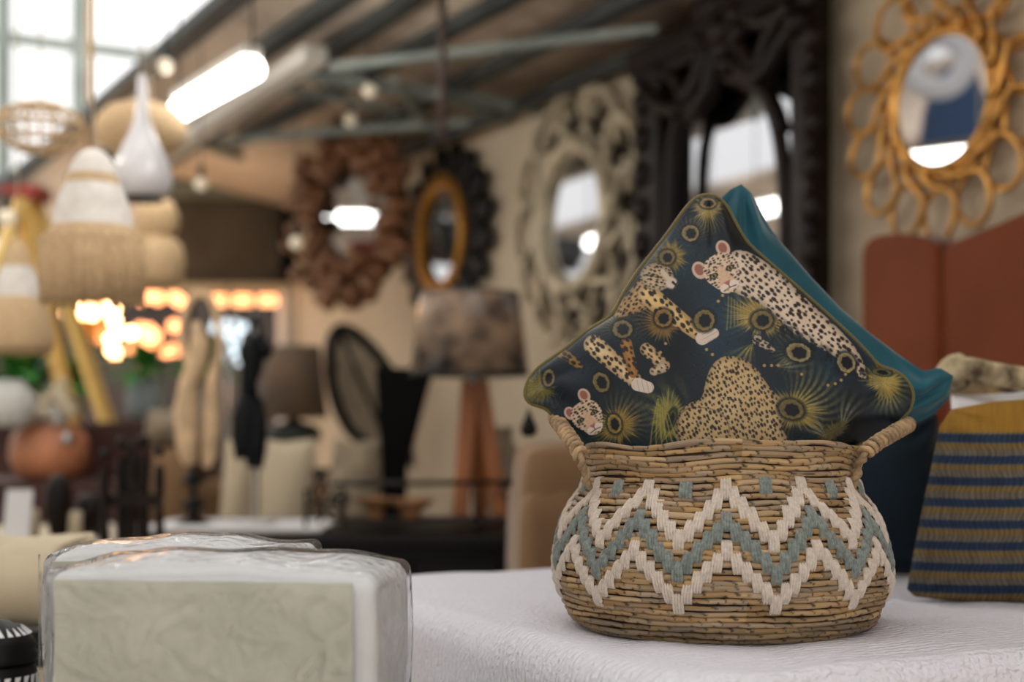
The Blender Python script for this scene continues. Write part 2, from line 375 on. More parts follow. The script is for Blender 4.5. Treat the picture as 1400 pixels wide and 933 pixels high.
# ------------------------------------------------------------------ basket
BX, BY = .268, 1.83
def prof(h):      # radius of the basket at height h above the bed
    ks = [(0,.178),(.006,.190),(.015,.196),(.035,.205),(.06,.2105),(.085,.2105),(.11,.206),(.135,.199),(.155,.188),(.17,.176),(.18,.1725),(.195,.172),(.21,.174),(.24,.176)]
    return float(np.interp(h, [k[0] for k in ks], [k[1] for k in ks]))
HT = .231; NR = 34; PIT = HT/NR; RC = PIT*.50
basket = thing('belly_basket', 'round-bellied woven straw basket with white and sage green zigzag yarn stitching', 'basket', (BX, BY, BEDZ))
def wob_r(th, h): return 1+.008*np.sin(2*th+1.3+h*9)+.006*np.sin(5*th+h*30)
def wob_z(th, h): return (.0025*np.sin(3*th+.6)+.002*np.sin(7*th+h*40)+.0045*np.cos(th+.1))*(h/HT)
NS, NC = 760, 10
th = np.linspace(0, 2*PI, NS, endpoint=False)
TH, PH = np.meshgrid(th, np.linspace(0, 2*PI, NC, endpoint=False), indexing='ij')
ii, jj = np.meshgrid(np.arange(NS), np.arange(NC), indexing='ij')
quads = np.stack([ii*NC+jj, ii*NC+(jj+1) % NC, ((ii+1) % NS)*NC+(jj+1) % NC, ((ii+1) % NS)*NC+jj], -1).reshape(-1, 4)
def np_mesh(name, co_, quads_, mat_, col=None):
    me = bpy.data.meshes.new(name); nv = len(co_); nf = len(quads_)
    me.vertices.add(nv); me.vertices.foreach_set('co', co_.astype(np.float32).ravel())
    me.loops.add(nf*4); me.loops.foreach_set('vertex_index', quads_.astype(np.int32).ravel())
    me.polygons.add(nf); me.polygons.foreach_set('loop_start', np.arange(0, nf*4, 4, dtype=np.int32)); me.polygons.foreach_set('loop_total', np.full(nf, 4, dtype=np.int32))
    me.polygons.foreach_set('use_smooth', np.ones(nf, dtype=bool))
    if col is not None:
        ca = me.color_attributes.new('Col', 'FLOAT_COLOR', 'POINT')
        ca.data.foreach_set('color', np.concatenate([col, np.ones((nv, 1))], 1).astype(np.float32).ravel())
    me.materials.append(mat_); me.update(calc_edges=True); me.validate(); return me
def lin_np(c): c = np.clip(c/255., 0, 1); return np.where(c <= .04045, c/12.92, ((c+.055)/1.055)**2.4)
def nz(x, seed=0): return np.modf(np.abs(np.sin(x*12.9898+seed*78.233)*43758.5453))[0]
for r_i in range(NR):
    h = (r_i+.5)*PIT; R0 = prof(h); rc = RC*random.uniform(.93, 1.12); sd = r_i*7.3
    L = TH*R0; wlen = random.uniform(.024, .042)
    warp = .25*np.sin(TH*13+sd)+.35*np.sin(TH*5.1//1*0+TH*7+sd*2)
    ss = L/wlen+PH/(2*PI)*(.016/wlen)+warp; seam = 1.0*round(2*PI*R0/wlen); ss = ss*1.0
    idx = np.floor(ss); f = ss-idx
    bulge = .80+.26*np.sin(PI*np.clip(f*1.04, 0, 1))**.5
    rc_l = rc*(1+.10*np.sin(TH*4+sd)+.07*np.sin(TH*11+sd*3))*bulge
    hh = h+.0010*np.sin(TH*3+sd)+.0007*np.sin(TH*8+sd*5)
    rad = (R0+.0012*np.sin(TH*6+sd))*wob_r(TH, h)+rc_l*np.cos(PH)*.95
    z = hh+wob_z(TH, h)+rc_l*np.sin(PH)
    co_ = np.stack([rad*np.sin(TH), -rad*np.cos(TH), np.maximum(z, .0005)], -1).reshape(-1, 3)
    rnd = nz(idx, r_i+1); rnd2 = nz(idx, r_i+57)
    base = np.array([160,134,101])[None, None]+(rnd[..., None]-.5)*np.array([40,38,32])+(rnd2[..., None]-.5)*np.array([14,0,-24])
    fib = nz(np.floor(PH*3+idx*3), r_i)*.16+.92; base = base*fib[..., None]
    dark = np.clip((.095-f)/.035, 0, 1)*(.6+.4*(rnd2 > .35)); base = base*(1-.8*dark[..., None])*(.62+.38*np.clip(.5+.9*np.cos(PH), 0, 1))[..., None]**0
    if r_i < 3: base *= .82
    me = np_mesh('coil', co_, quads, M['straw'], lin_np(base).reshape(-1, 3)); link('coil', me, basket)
mb = MB().lathe((0,0,0), [(.001,.012),(.17,.012),(.185,.006),(.001,.004)], 48); part('basket_base', mb, M['rope'], basket, world=False)
# inner lining blocks light between coils; its dark colour paints the groove shade
mb = MB().lathe((0,0,0), [(prof(h)-.0036, h) for h in np.linspace(.004, HT-.004, 20)]+[(prof(h)-.0055, h) for h in np.linspace(HT-.004, .004, 20)], 80); part('inner_wall', mb, mat('groove_shade', (70,52,36), .8), basket, world=False)
def surf(t, h, off):
    r = prof(h)*float(wob_r(t, h))+off; return Vector((r*math.sin(t), -r*math.cos(t), h+float(wob_z(t, h))))
def stitch(t0, hc, ln, wd, slant, m_, name):
    n_a, n_b = 17, 13; vs_ = []
    ln *= random.uniform(.94, 1.08); t0 += random.uniform(-.002, .002); hc += random.uniform(-.0008,.0008); 
    for i in range(n_b):
        f = i/(n_b-1); h = hc+(f-.5)*ln; e = math.sin(PI*min(max(f, 0), 1))**.45; env = RC*.75+.0038*e-.004*(1-e)
        for k in range(n_a):
            g = k/(n_a-1)-.5; cord = abs(math.sin(4*PI*(g+.5)))**.6*.0018-(.0022 if k in (0, n_a-1) else 0)
            t = t0+(g*wd+slant*(f-.5))/prof(hc); vs_.append(surf(t, h, env+cord))
    mb = MB().add(vs_, [(i*n_a+k, i*n_a+k+1, (i+1)*n_a+k+1, (i+1)*n_a+k) for i in range(n_b-1) for k in range(n_a-1)])
    o = link(name, mb.mesh(name, m_), basket)
TP = 2*PI/12; stp = TP/10
for zz, hc0, m_, nm in ((0,.1775,'yarn_white','white_stitch'), (1,.1425,'yarn_sage','sage_stitch'), (2,.1075,'yarn_white','white_stitch')):
    for i in range(12):
        for j in range(10):
            lv = j if j <= 5 else 10-j; t = -.11+i*TP+j*stp
            sl = 0 if j in (0, 5) else (.0045 if j < 5 else -.0045)
            stitch(t, hc0-lv*.0118, .0262, .0132, -sl, M[m_], nm)
for i in range(12): stitch(-.11+(i+.5)*TP, .1765, .0235, .0155, 0, M['yarn_sage'], 'sage_stitch')
# handles
def spline(pts, n=8):
    P = [Vector(p) for p in pts]; P = [P[0]*2-P[1]]+P+[P[-1]*2-P[-2]]; out_ = []
    for i in range(1, len(P)-2):
        for k in range(n):
            t = k/n; a, b, c, d = P[i-1:i+3]
            out_.append(.5*((2*b)+(c-a)*t+(2*a-5*b+4*c-d)*t*t+(3*b-a-3*c+d)*t**3))
    out_.append(P[-2]); return out_
def helix(path, r, pitch, n=9):
    out_ = []; acc = 0; nrm = None
    for i in range(len(path)-1):
        t = (path[i+1]-path[i]); l = t.length; t = t.normalized()
        nrm = t.orthogonal().normalized() if nrm is None else (nrm-t*nrm.dot(t)).normalized(); b = t.cross(nrm)
        m = max(2, int(l/pitch*n))
        for k in range(m):
            a = acc+2*PI*l*k/m/pitch; out_.append(path[i].lerp(path[i+1], k/m)+(nrm*math.cos(a)+b*math.sin(a))*r)
        acc += 2*PI*l/pitch
    return out_
for pts in ([(1166,668,1.74),(1172,645,1.73),(1184,618,1.73),(1212,598,1.76),(1240,582,1.82),(1232,585,1.92),(1196,608,1.98),(1165,640,1.97),(1158,655,1.96)],
            [(806,668,1.74),(800,648,1.73),(792,620,1.73),(776,595,1.77),(760,572,1.83),(768,570,1.91),(795,595,1.97),(812,630,1.97),(815,655,1.95)]):
    pa = spline([px(*q) for q in pts], 10); ha = part('handle', MB().tube(pa, .0042, 8), M['rope'], basket)
    part('handle_wrap', MB().tube(helix(pa[18:62], .0072, .0100), .0038, 8), M['rope'], ha)
    part('handle_knot', MB().tube(helix(pa[2:18], .0036, .02), .0036, 8), M['rope'], ha)
    part('handle_knot', MB().tube(helix(pa[62:78], .0036, .02), .0036, 8), M['rope'], ha)

# ------------------------------------------------------------------ cushions
def resample(pts, n):
    P = np.array(pts, float); d = np.r_[0, np.cumsum(np.linalg.norm(np.diff(P, axis=0), axis=1))]
    # catmull-ish smoothing by dense interpolation and averaging
    t = np.linspace(0, d[-1], 400); Q = np.stack([np.interp(t, d, P[:, i]) for i in range(P.shape[1])], 1)
    K = 8; pad = np.concatenate([2*Q[0]-Q[K:0:-1], Q, 2*Q[-1]-Q[-2:-K-2:-1]]); ker = np.hanning(2*K+1); ker /= ker.sum()
    Q2 = np.stack([np.convolve(pad[:, i], ker, 'valid') for i in range(P.shape[1])], 1); Q2[0] = Q[0]; Q2[-1] = Q[-1]
    d2 = np.r_[0, np.cumsum(np.linalg.norm(np.diff(Q2, axis=0), axis=1))]
    tt = np.linspace(0, d2[-1], n); return np.stack([np.interp(tt, d2, Q2[:, i]) for i in range(P.shape[1])], 1)
def cushion(name, label, LT, TR, LB, BR, Yf, thick, n, mats, color=None, pip=None, wr=0, group=None, nb=60, back=.8):
    """LT: left to top corner, TR: top to right, LB: left to bottom, BR: bottom to right; outlines in the cushion's own plane"""
    def patch(n):
        u = np.linspace(0, 1, n); c0_, c1_ = resample(LT, n), resample(BR, n); d0, d1 = resample(LB, n), resample(TR, n)
        U, V = np.meshgrid(u, u, indexing='ij')
        S = (1-V)[..., None]*c0_[:, None]+V[..., None]*c1_[:, None]+(1-U)[..., None]*d0[None]+U[..., None]*d1[None]
        S -= ((1-U)*(1-V))[..., None]*c0_[0]+(U*(1-V))[..., None]*c0_[-1]+((1-U)*V)[..., None]*c1_[0]+(U*V)[..., None]*c1_[-1]
        a, b = 2*U-1, 2*V-1
        T = np.clip((1-a**2)*(1-b**2), 0, 1)**.5
        T = T*(1+.05*np.sin(U*7+1)*np.cos(V*6))
        if wr:
            rr = np.sqrt((1-np.abs(a))**2+(1-np.abs(b))**2); an = np.arctan2(1-np.abs(b), 1-np.abs(a))
            T = T+wr*np.sin(an*9+U*3+V*2)*np.exp(-((rr-.28)/.2)**2)*np.clip(T*6, 0, 1)+wr*.5*np.sin(U*19+3*np.sin(V*9))*np.clip(T*3, 0, 1)*np.exp(-((1-np.maximum(np.abs(a), np.abs(b)))/.2)**2)
        return S, T, U, V
    def to3(S, dep):
        Y0 = Yf(S[..., 0], S[..., 1]); X = (S[..., 0]-700)/F*Y0; Z = CAMZ+(HY-S[..., 1])/F*Y0
        return np.stack([X, Y0-dep, Z], -1)
    S, T, U, V = patch(n); P = to3(S, T*thick); zb = P[..., 2].min()
    c = P.reshape(-1, 3).mean(0); loc = Vector((c[0], c[1], zb)); root = thing(name, label, 'cushion', loc, 0, group)
    ij = np.arange(n*n).reshape(n, n); q = np.stack([ij[:-1, :-1], ij[1:, :-1], ij[1:, 1:], ij[:-1, 1:]], -1).reshape(-1, 4)
    X = (P[..., 0]/P[..., 1])*F+700; Yp = HY-(P[..., 2]-CAMZ)/P[..., 1]*F
    col = None if color is None else lin_np(color(X.ravel(), Yp.ravel(), U.ravel(), V.ravel()))
    me = np_mesh('front_cover', (P-np.array(loc)).reshape(-1, 3), q, mats[0], col); link('front_cover', me, root)
    S, T, U, V = patch(nb); P = to3(S, -T*thick*back); ij = np.arange(nb*nb).reshape(nb, nb); q = np.stack([ij[:-1, :-1], ij[:-1, 1:], ij[1:, 1:], ij[1:, :-1]], -1).reshape(-1, 4)
    colb = None
    if color is not None and mats[1] == mats[0]: colb = lin_np(color(S[..., 0].ravel(), S[..., 1].ravel(), U.ravel(), V.ravel()))
    me = np_mesh('back_cover', (P-np.array(loc)).reshape(-1, 3), q, mats[1], colb); link('back_cover', me, root)
    E = np.concatenate([resample(LT, 70)[:-1], resample(TR, 70)[:-1], resample(BR, 70)[::-1][:-1], resample(LB, 70)[::-1][:-1]])
    for _ in range(3): E = (np.roll(E, 1, 0)+E*2+np.roll(E, -1, 0))/4
    if pip:
        P = to3(E, 0); part('piping', MB().tube([Vector(p) for p in P], pip[1], 8, closed=True), pip[0], root)
    return root
def flatY(Y): return lambda x, y: np.full(np.shape(x), float(Y))

# --- the print of the big cushion, painted on its cloth
def hash2(i, j, s): return np.modf(np.abs(np.sin(i*127.1+j*311.7+s*74.7)*43758.5453))[0]
def vnoise(x, y, s):
    i, j = np.floor(x), np.floor(y); f, g = x-i, y-j; f = f*f*(3-2*f); g = g*g*(3-2*g)
    return (hash2(i,j,s)*(1-f)+hash2(i+1,j,s)*f)*(1-g)+(hash2(i,j+1,s)*(1-f)+hash2(i+1,j+1,s)*f)*g
def poly_sd(x, y, pts):
    inside = np.zeros(x.shape, bool); dm = np.full(x.shape, 1e9); n = len(pts)
    for k in range(n):
        x0, y0 = pts[k]; x1, y1 = pts[(k+1) % n]
        cnd = ((y0 > y) != (y1 > y)); 
        with np.errstate(divide='ignore', invalid='ignore'): xi = (x1-x0)*(y-y0)/((y1-y0) if y1 != y0 else 1e-9)+x0
        inside ^= cnd & (x < xi)
        t = np.clip(((x-x0)*(x1-x0)+(y-y0)*(y1-y0))/max(1e-9, (x1-x0)**2+(y1-y0)**2), 0, 1)
        dm = np.minimum(dm, np.hypot(x-x0-t*(x1-x0), y-y0-t*(y1-y0)))
    return np.where(inside, -dm, dm)
def smooth_poly(pts, k=2):
    P = [tuple(p) for p in pts]
    for _ in range(k):
        Q = []
        for i in range(len(P)):
            a, b = P[i], P[(i+1) % len(P)]; Q += [(a[0]*.75+b[0]*.25, a[1]*.75+b[1]*.25), (a[0]*.25+b[0]*.75, a[1]*.25+b[1]*.75)]
        P = Q
    return P
def capsule(x, y, a, b, r0, r1):
    t = np.clip(((x-a[0])*(b[0]-a[0])+(y-a[1])*(b[1]-a[1]))/((b[0]-a[0])**2+(b[1]-a[1])**2), 0, 1)
    return np.hypot(x-a[0]-t*(b[0]-a[0]), y-a[1]-t*(b[1]-a[1]))-(r0+(r1-r0)*t)
def cov(sd, w_=.8): return np.clip(.5-sd/w_, 0, 1)
def put(col, m, c): 
    m = m[:, None]; return col*(1-m)+np.asarray(c, float)*m if np.ndim(c) == 1 else col*(1-m)+c*m
def spots(x, y, g, r, seed, ang=0.6, el=1.6):
    """irregular leopard spots on a jittered grid"""
    ca, sa = math.cos(ang), math.sin(ang); u, v = (x*ca+y*sa)/(g*el), (-x*sa+y*ca)/g
    i0, j0 = np.floor(u), np.floor(v); best = np.full(x.shape, 9.)
    for di in (-1, 0, 1):
        for dj in (-1, 0, 1):
            i, j = i0+di, j0+dj; cx, cy = i+.5+(hash2(i,j,seed)-.5)*.62, j+.5+(hash2(i,j,seed+3)-.5)*.62
            rr = r/g*(.65+.7*hash2(i,j,seed+7)); best = np.minimum(best, np.hypot(u-cx, v-cy)-rr)
    return np.clip(.5-(best*g+(vnoise(x*.9, y*.9, seed)-.5)*1.0)/.9, 0, 1)
def leopard(col, x, y, sd, seed, ang, g=5.2, r=1.5, base=(214,190,162), tone=(176,140,96), shade=True):
    m = cov(sd); n = vnoise(x*.05, y*.05, seed)
    b = np.asarray(base, float)*(1-n[:, None]*.5)+np.asarray(tone, float)*n[:, None]*.5
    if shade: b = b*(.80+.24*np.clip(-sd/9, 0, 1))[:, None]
    b = b*(.94+.12*vnoise(x*1.3, y*1.3, seed+5))[:, None]
    b = put(b, spots(x, y, g, r, seed, ang)*.93, (30,26,28)); return put(col, m, b)
def feather(col, x, y, c, ang, L, wd, colr=(150,128,62), dens=1.0, seed=0):
    """radiating barbs: a fan of fine strokes around c"""
    colr = np.asarray(colr, float)*.84+np.array([20,20,24.]); dx, dy = x-c[0], y-c[1]; r = np.hypot(dx, dy); a = np.arctan2(dy, dx)-ang; a = (a+PI) % (2*PI)-PI
    st = np.sin((a*(38*dens)+r*.06)+2*np.sin(r*.08+seed)); env = np.clip(1-(np.abs(a)/wd)**2, 0, 1)*np.clip(1-r/L, 0, 1)
    core = np.clip(1.5*env, 0, 1)**1.1*np.clip(.55+.6*st+.35*np.clip(1-r/(L*.55), 0, 1), 0, 1)
    return put(col, np.clip(core, 0, 1)*.95, np.asarray(colr, float)*1.0*np.ones((len(x), 3))*(.75+.4*vnoise(x*.3, y*.3, seed))[:, None])
def eye(col, x, y, c, rx, ry, rot=0, ring=(150,130,78), halo=True):
    ca, sa = math.cos(rot), math.sin(rot); u, v = ((x-c[0])*ca+(y-c[1])*sa)/rx, (-(x-c[0])*sa+(y-c[1])*ca)/ry; d = np.hypot(u, v)
    wv = (vnoise(x*.5, y*.5, c[0])-.5)*.12
    if halo: col = put(col, np.clip(.5-(d-1.25)*3, 0, 1)*.8, (10,17,24))
    col = put(col, np.clip(.5-(d-1+wv)*9, 0, 1), np.asarray(ring, float)*(.8+.3*vnoise(x*.4, y*.4, 3))[:, None])
    col = put(col, np.clip(.5-(d-.80)*9, 0, 1)*.5, (104,88,60)); 
    u2 = u*rx; v2 = v*ry; dd = np.hypot((u2-.06*rx)/(rx*.60), (v2-.04*ry)/(ry*.64)); star = 1+.07*np.sin(np.arctan2(v2, u2)*7+c[0])
    return put(col, np.clip(.5-(dd-star)*6, 0, 1), (12,18,26))
def blob(col, x, y, c, rx, ry, rot, colr, seed=1, tail=0):
    ca, sa = math.cos(rot), math.sin(rot); u, v = ((x-c[0])*ca+(y-c[1])*sa)/rx, (-(x-c[0])*sa+(y-c[1])*ca)/ry; d = np.hypot(u, v); a = np.arctan2(v, u)
    edge = 1+.28*(vnoise(a*14+9, d*0+seed, seed)-.5)*2*np.clip(d, .5, 1.4)+.08*np.sin(a*47+d*3)
    m = np.clip((edge-d)*3.2, 0, 1)*(.62+.38*vnoise(a*22+5, d*1.5, seed+2)); st = .72+.5*vnoise(a*30+5, d*2, seed+4)
    return put(col, m, np.asarray(colr, float)*st[:, None])
def paint(x, y, u, v):
    n = vnoise(x*.012, y*.012, 1)+.5*vnoise(x*.03, y*.03, 2)
    col = np.array([12,20,27.])+(n[:, None]-.3)*np.array([16,40,54.])
    # fine feather barbs over the dark ground
    ff = vnoise(x*.02, y*.02, 9)*9; st = np.sin(x*.55*np.cos(ff*.6)+y*.55*np.sin(ff*.6)+4*np.sin(x*.02+y*.03)+ff)
    col = put(col, np.clip((st-.45)*1.6, 0, 1)*.75*np.clip(vnoise(x*.02, y*.02, 12)*1.8-.4, 0, 1), (62,80,82))
    col = put(col, np.clip((-st-.55)*1.8, 0, 1)*.7, (6,9,14))
    f_ = lambda *a, **k: None
    for (c, ang, L, wd, cc, dn) in (((944,330),-1.4,42,1.5,(110,100,60),.8), ((968,285),1.6,40,1.3,(170,146,84),1), ((912,356),2.8,40,1.3,(160,128,64),1.1), ((907,440),-2.6,52,1.4,(150,112,54),1.0),
        ((1042,438),-2.0,62,1.9,(172,150,74),1), ((1042,438),-.2,70,1.3,(168,142,72),1), ((1030,470),2.2,46,.8,(160,140,60),.5), ((1082,562),-.5,84,1.4,(166,146,70),.9), ((1082,562),2.6,66,1.2,(160,124,60),.9),
        ((925,600),-1.9,95,.75,(150,146,66),.5), ((905,605),-1.2,60,.6,(172,160,70),.45), ((842,585),-.8,60,1.5,(150,118,52),.9), ((842,585),2.4,44,1.3,(160,130,58),.9), ((750,520),2.2,46,1.4,(120,112,70),.8), ((732,535),2.8,38,1.6,(160,140,80),.8),
        ((1205,520),.3,54,1.7,(178,156,84),.8), ((1215,530),1.6,44,1.2,(170,146,70),.7), ((1150,585),-1.2,60,.7,(120,120,96),.6), ((1092,482),2.7,46,1.0,(90,90,60),.9), ((851,450),-2.2,44,1.6,(120,104,58),.9), ((1130,600),-2.3,60,.6,(150,140,110),.5), ((1060,500),-.2,60,.7,(120,116,90),.6)):
        col = feather(col, x, y, c, ang, L, wd, cc, dn, c[0])
    for (c, rx, ry, rot, cc) in (((1040,432),36,25,.2,(172,146,80)), ((1084,562),40,25,.35,(168,146,74)), ((918,350),20,21,-.5,(150,122,58)), ((846,582),25,24,.2,(156,130,62)), ((906,444),22,24,.3,(140,106,54)), ((1208,522),30,20,.5,(176,152,82)),
        ((968,284),22,17,0,(168,144,86)), ((912,570),22,34,.2,(152,142,70)), ((736,530),20,24,.6,(132,120,64)), ((1140,590),24,12,-.6,(112,100,64))):
        col = blob(col, x, y, c, rx, ry, rot, cc, c[0])
    # leopards
    body = smooth_poly([(992,350),(1014,338),(1060,366),(1105,412),(1150,452),(1178,486),(1188,520),(1172,515),(1150,492),(1110,470),(1078,452),(1048,420),(1020,406),(998,400)])
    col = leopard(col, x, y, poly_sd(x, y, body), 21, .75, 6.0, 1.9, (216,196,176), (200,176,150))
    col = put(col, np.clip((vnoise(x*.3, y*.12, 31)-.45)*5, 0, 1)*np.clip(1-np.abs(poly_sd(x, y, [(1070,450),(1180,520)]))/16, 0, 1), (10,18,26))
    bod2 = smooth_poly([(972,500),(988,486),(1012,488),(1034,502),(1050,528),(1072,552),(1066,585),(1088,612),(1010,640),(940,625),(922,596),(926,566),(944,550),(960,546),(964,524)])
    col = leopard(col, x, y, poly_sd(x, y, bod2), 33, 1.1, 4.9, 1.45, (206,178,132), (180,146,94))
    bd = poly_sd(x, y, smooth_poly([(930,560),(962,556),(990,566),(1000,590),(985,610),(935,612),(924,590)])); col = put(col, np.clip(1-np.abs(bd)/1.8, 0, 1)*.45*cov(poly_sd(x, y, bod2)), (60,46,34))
    # crouching leopard, upper left: flank, head, forelegs
    col = leopard(col, x, y, poly_sd(x, y, smooth_poly([(836,436),(850,410),(872,384),(890,368),(906,378),(900,404),(884,424),(860,432)])), 41, 2.3, 4.6, 1.4, (190,160,118), (150,112,66))
    col = leopard(col, x, y, capsule(x, y, (886,404), (962,462), 15, 9), 45, .9, 7.5, 2.3, (214,184,130), (196,150,86))
    col = put(col, cov(capsule(x, y, (960,463), (976,456), 9, 7)), (214,196,184))
    col = put(col, np.clip(1-np.abs(np.sin((x*.5+y*.9)*.5))*5, 0, 1)*cov(capsule(x, y, (966,461), (980,454), 7, 6)), (120,96,86))
    hd = np.hypot((x-898)/23, (y-379)/19)-1; col = leopard(col, x, y, hd*19, 47, .3, 4.2, 1.2, (196,176,150), (160,126,84))
    col = put(col, cov((np.hypot((x-918)/8, (y-387)/8)-1)*8, 3), (206,190,176)); 
    col = put(col, cov(capsule(x, y, (906,372), (918,386), 3.5, 2.5)), (200,184,166)); col = put(col, cov(capsule(x, y, (920,386), (926,392), 1.7, 1.4)), (30,24,24)); col = put(col, cov(capsule(x, y, (926,386), (918,402), .8, .8)), (40,32,30))
    col = put(col, cov(capsule(x, y, (893,376), (900,379), 2.2, 1.6)), (40,36,26)); col = put(col, cov((np.hypot((x-896)/2.2, (y-377)/1.5)-1)*2), (150,140,80))
    col = leopard(col, x, y, capsule(x, y, (812,472), (872,524), 14, 10), 51, .9, 6.4, 2.0, (216,190,150), (180,140,84)); col = leopard(col, x, y, capsule(x, y, (856,470), (866,510), 8, 7), 52, .9, 6.4, 2.2, (170,120,60), (170,120,60))
    col = put(col, cov(capsule(x, y, (872,526), (886,530), 9, 8)), (216,200,186))
    col = put(col, np.clip(1-np.abs(np.sin((x*.9-y*.2)*.55))*6, 0, 1)*cov(capsule(x, y, (874,527), (888,531), 8, 7)), (70,54,48))
    col = leopard(col, x, y, capsule(x, y, (884,478), (908,500), 9, 8), 55, .8, 5.6, 1.7, (206,178,136), (190,150,90)); col = leopard(col, x, y, capsule(x, y, (906,502), (894,508), 8, 6), 57, .5, 5.2, 1.4, (206,182,156), (190,160,120))
    col = leopard(col, x, y, capsule(x, y, (768,482), (792,500), 8, 5), 58, .5, 5.6, 2.1, (150,118,60), (150,118,60))
    col = leopard(col, x, y, capsule(x, y, (1035,465), (1056,478), 7, 4), 59, .5, 4, 1.5, (200,190,176), (190,160,120))
    # heads looking out
    def head(col, cx, cy, s, rot, ears, seed, prof_):
        ca, sa = math.cos(rot), math.sin(rot); X = ((x-cx)*ca+(y-cy)*sa)/s; Yy = (-(x-cx)*sa+(y-cy)*ca)/s
        for ex, ey, er in ears:
            e = np.hypot((X-ex)/er, (Yy-ey)/(er*1.25))-1; col = put(col, cov(e*er*s), (206,176,158)); e2 = np.hypot((X-ex)/(er*.62), (Yy-ey+.03)/(er*.8))-1; col = put(col, cov(e2*er*.6*s), (150,98,84))
        sd = poly_sd(X, Yy, smooth_poly([(-.62,-.7),(0,-.86),(.62,-.7),(.86,-.1),(.66,.42),(.42,.86),(.1,1.04),(-.3,.95),(-.56,.5),(-.84,-.05)]))*s
        col = leopard(col, x, y, sd, seed, rot, 3.9, 1.15, (222,196,174), (206,176,140), False)
        fc = poly_sd(X, Yy, smooth_poly([(-.16,-.3),(.16,-.3),(.22,.2),(.42,.5),(.3,.86),(-.3,.86),(-.42,.5),(-.22,.2)]))*s
        col = put(col, cov(fc, 2.2)*.92, (216,180,150)); 
        for sx in (-1, 1):
            col = put(col, cov((np.hypot((X-sx*.4)/.21, (Yy-.0-.0)/.12)-1)*.14*s), (34,26,22)); col = put(col, cov((np.hypot((X-sx*.4)/.12, (Yy)/.085)-1)*.09*s), (142,138,84)); col = put(col, cov((np.hypot((X-sx*.4)/.05, (Yy)/.07)-1)*.06*s), (18,16,14))
            col = put(col, cov((np.hypot((X-sx*.2)/.24, (Yy-.72)/.2)-1)*.2*s)*.9, (232,216,204))
        col = put(col, cov(poly_sd(X, Yy, [(-.17,.46),(.17,.46),(.06,.62),(-.06,.62)])*s), (178,104,104)); col = put(col, cov(capsule(X, Yy, (0,.6), (0,.76), .02, .02)*s), (60,36,34))
        col = put(col, cov(capsule(X, Yy, (-.3,.8), (0,.76), .022, .02)*s), (60,36,34)); col = put(col, cov(capsule(X, Yy, (.3,.8), (0,.76), .022, .02)*s), (60,36,34))
        return col
    col = head(col, 987, 372, 31, -.48, [(-.84,-.52,.32), (.52,-.9,.30)], 61, 0)
    col = head(col, 803, 570, 27, -.55, [(-.66,-.6,.28), (.42,-1.0,.30)], 63, 0)
    for (c, rx, ry, rot, rg) in (((944,319),11.5,11,0,(146,128,86)), ((912,352),10.5,10,0,(126,108,52)), ((968,278),11,7,0,(150,128,80)), ((851,450),13.5,12,0,(122,108,72)), ((822,523),11,14,-.4,(120,106,64)),
        ((750,517),8,12,.1,(128,112,78)), ((907,435),12,12,.5,(146,112,58)), ((963,438),14,14,0,(128,110,64)), ((1042,438),14.5,12.5,0,(128,110,62)), ((1092,482),17,12.5,.25,(150,138,98)), ((1157,496),12,14,-.5,(156,144,106)),
        ((1082,560),17,13,.3,(124,108,62)), ((840,580),9.5,13,-.2,(158,136,62)), ((1206,509),13,5,.15,(90,92,66)), ((918,573),6,14,.3,(60,66,40))):
        col = eye(col, x, y, c, rx, ry, rot, rg)
    for c in ((988,404),(982,412),(995,396),(910,470),(903,482),(966,478),(974,485),(1045,500),(1055,500),(1064,500),(1132,527),(1142,525),(1150,520),(1156,512),(1160,508),(1020,440),(1096,512)):
        col = put(col, cov(np.hypot(x-c[0], y-c[1])-2.1), (176,146,84))
    for k in range(7):   # long loose golden barbs
        sx = 996+k*4; xx = x-sx-((y-400)/8)**2*(-.06+.03*k); col = put(col, np.clip(1.1-np.abs(xx), 0, 1)*((y > 405+k*2) & (y < 452-k*3))*.75, (168,146,70))
    for k in range(6):
        xx = x-(890+k*7)-(600-y)*(.1-.1*k)-((600-y)/14.)**2*.3; col = put(col, np.clip(1.3-np.abs(xx), 0, 1)*((y > 545+k*4))*.7, (176,162,72))
    return col*np.array([.90,.90,.89])
def pl_Y(x, y): return 1.815+(590-y)*.00012+0*x
LTo = [(717,541),(722,520),(736,503),(770,480),(803,453),(822,442),(837,432),(843,424),(850,407),(876,367),(912,322),(938,285),(952,270),(968,266)]
TRo = [(968,266),(984,271),(994,284),(1006,308),(1020,332),(1035,346),(1080,385),(1130,430),(1165,462),(1188,486),(1200,502),(1222,507),(1240,520),(1249,540)]
BRo = [(990,830),(1020,792),(1080,712),(1130,645),(1165,610),(1195,598),(1222,583),(1243,562),(1249,540)]
LBo = [(717,541),(722,552),(748,557),(762,576),(797,614),(850,680),(920,765),(965,820),(990,830)]
cushion('leopard_print_cushion', 'navy satin cushion printed with leopards and peacock feather eyes, olive piping', LTo, TRo, LBo, BRo, pl_Y, .062, 520, (M['print_satin'], M['navy']), paint, (M['piping'], .0034), wr=.05)
cushion('teal_cushion', 'teal velvet cushion behind the leopard print cushion in the basket',
  [(800,520),(830,452),(900,382),(960,305),(985,272),(1000,258),(1013,252)], [(1013,252),(1026,262),(1036,280),(1050,308),(1072,336),(1110,380),(1150,422),(1190,456),(1230,486),(1262,508),(1285,503),(1303,514)],
  [(800,520),(830,570),(880,640),(940,730),(990,800)], [(990,800),(1050,702),(1095,632),(1140,606),(1190,590),(1240,583),(1275,568),(1298,545),(1303,514)], flatY(1.945), .045, 140, (M['teal'], M['teal']), wr=.14)
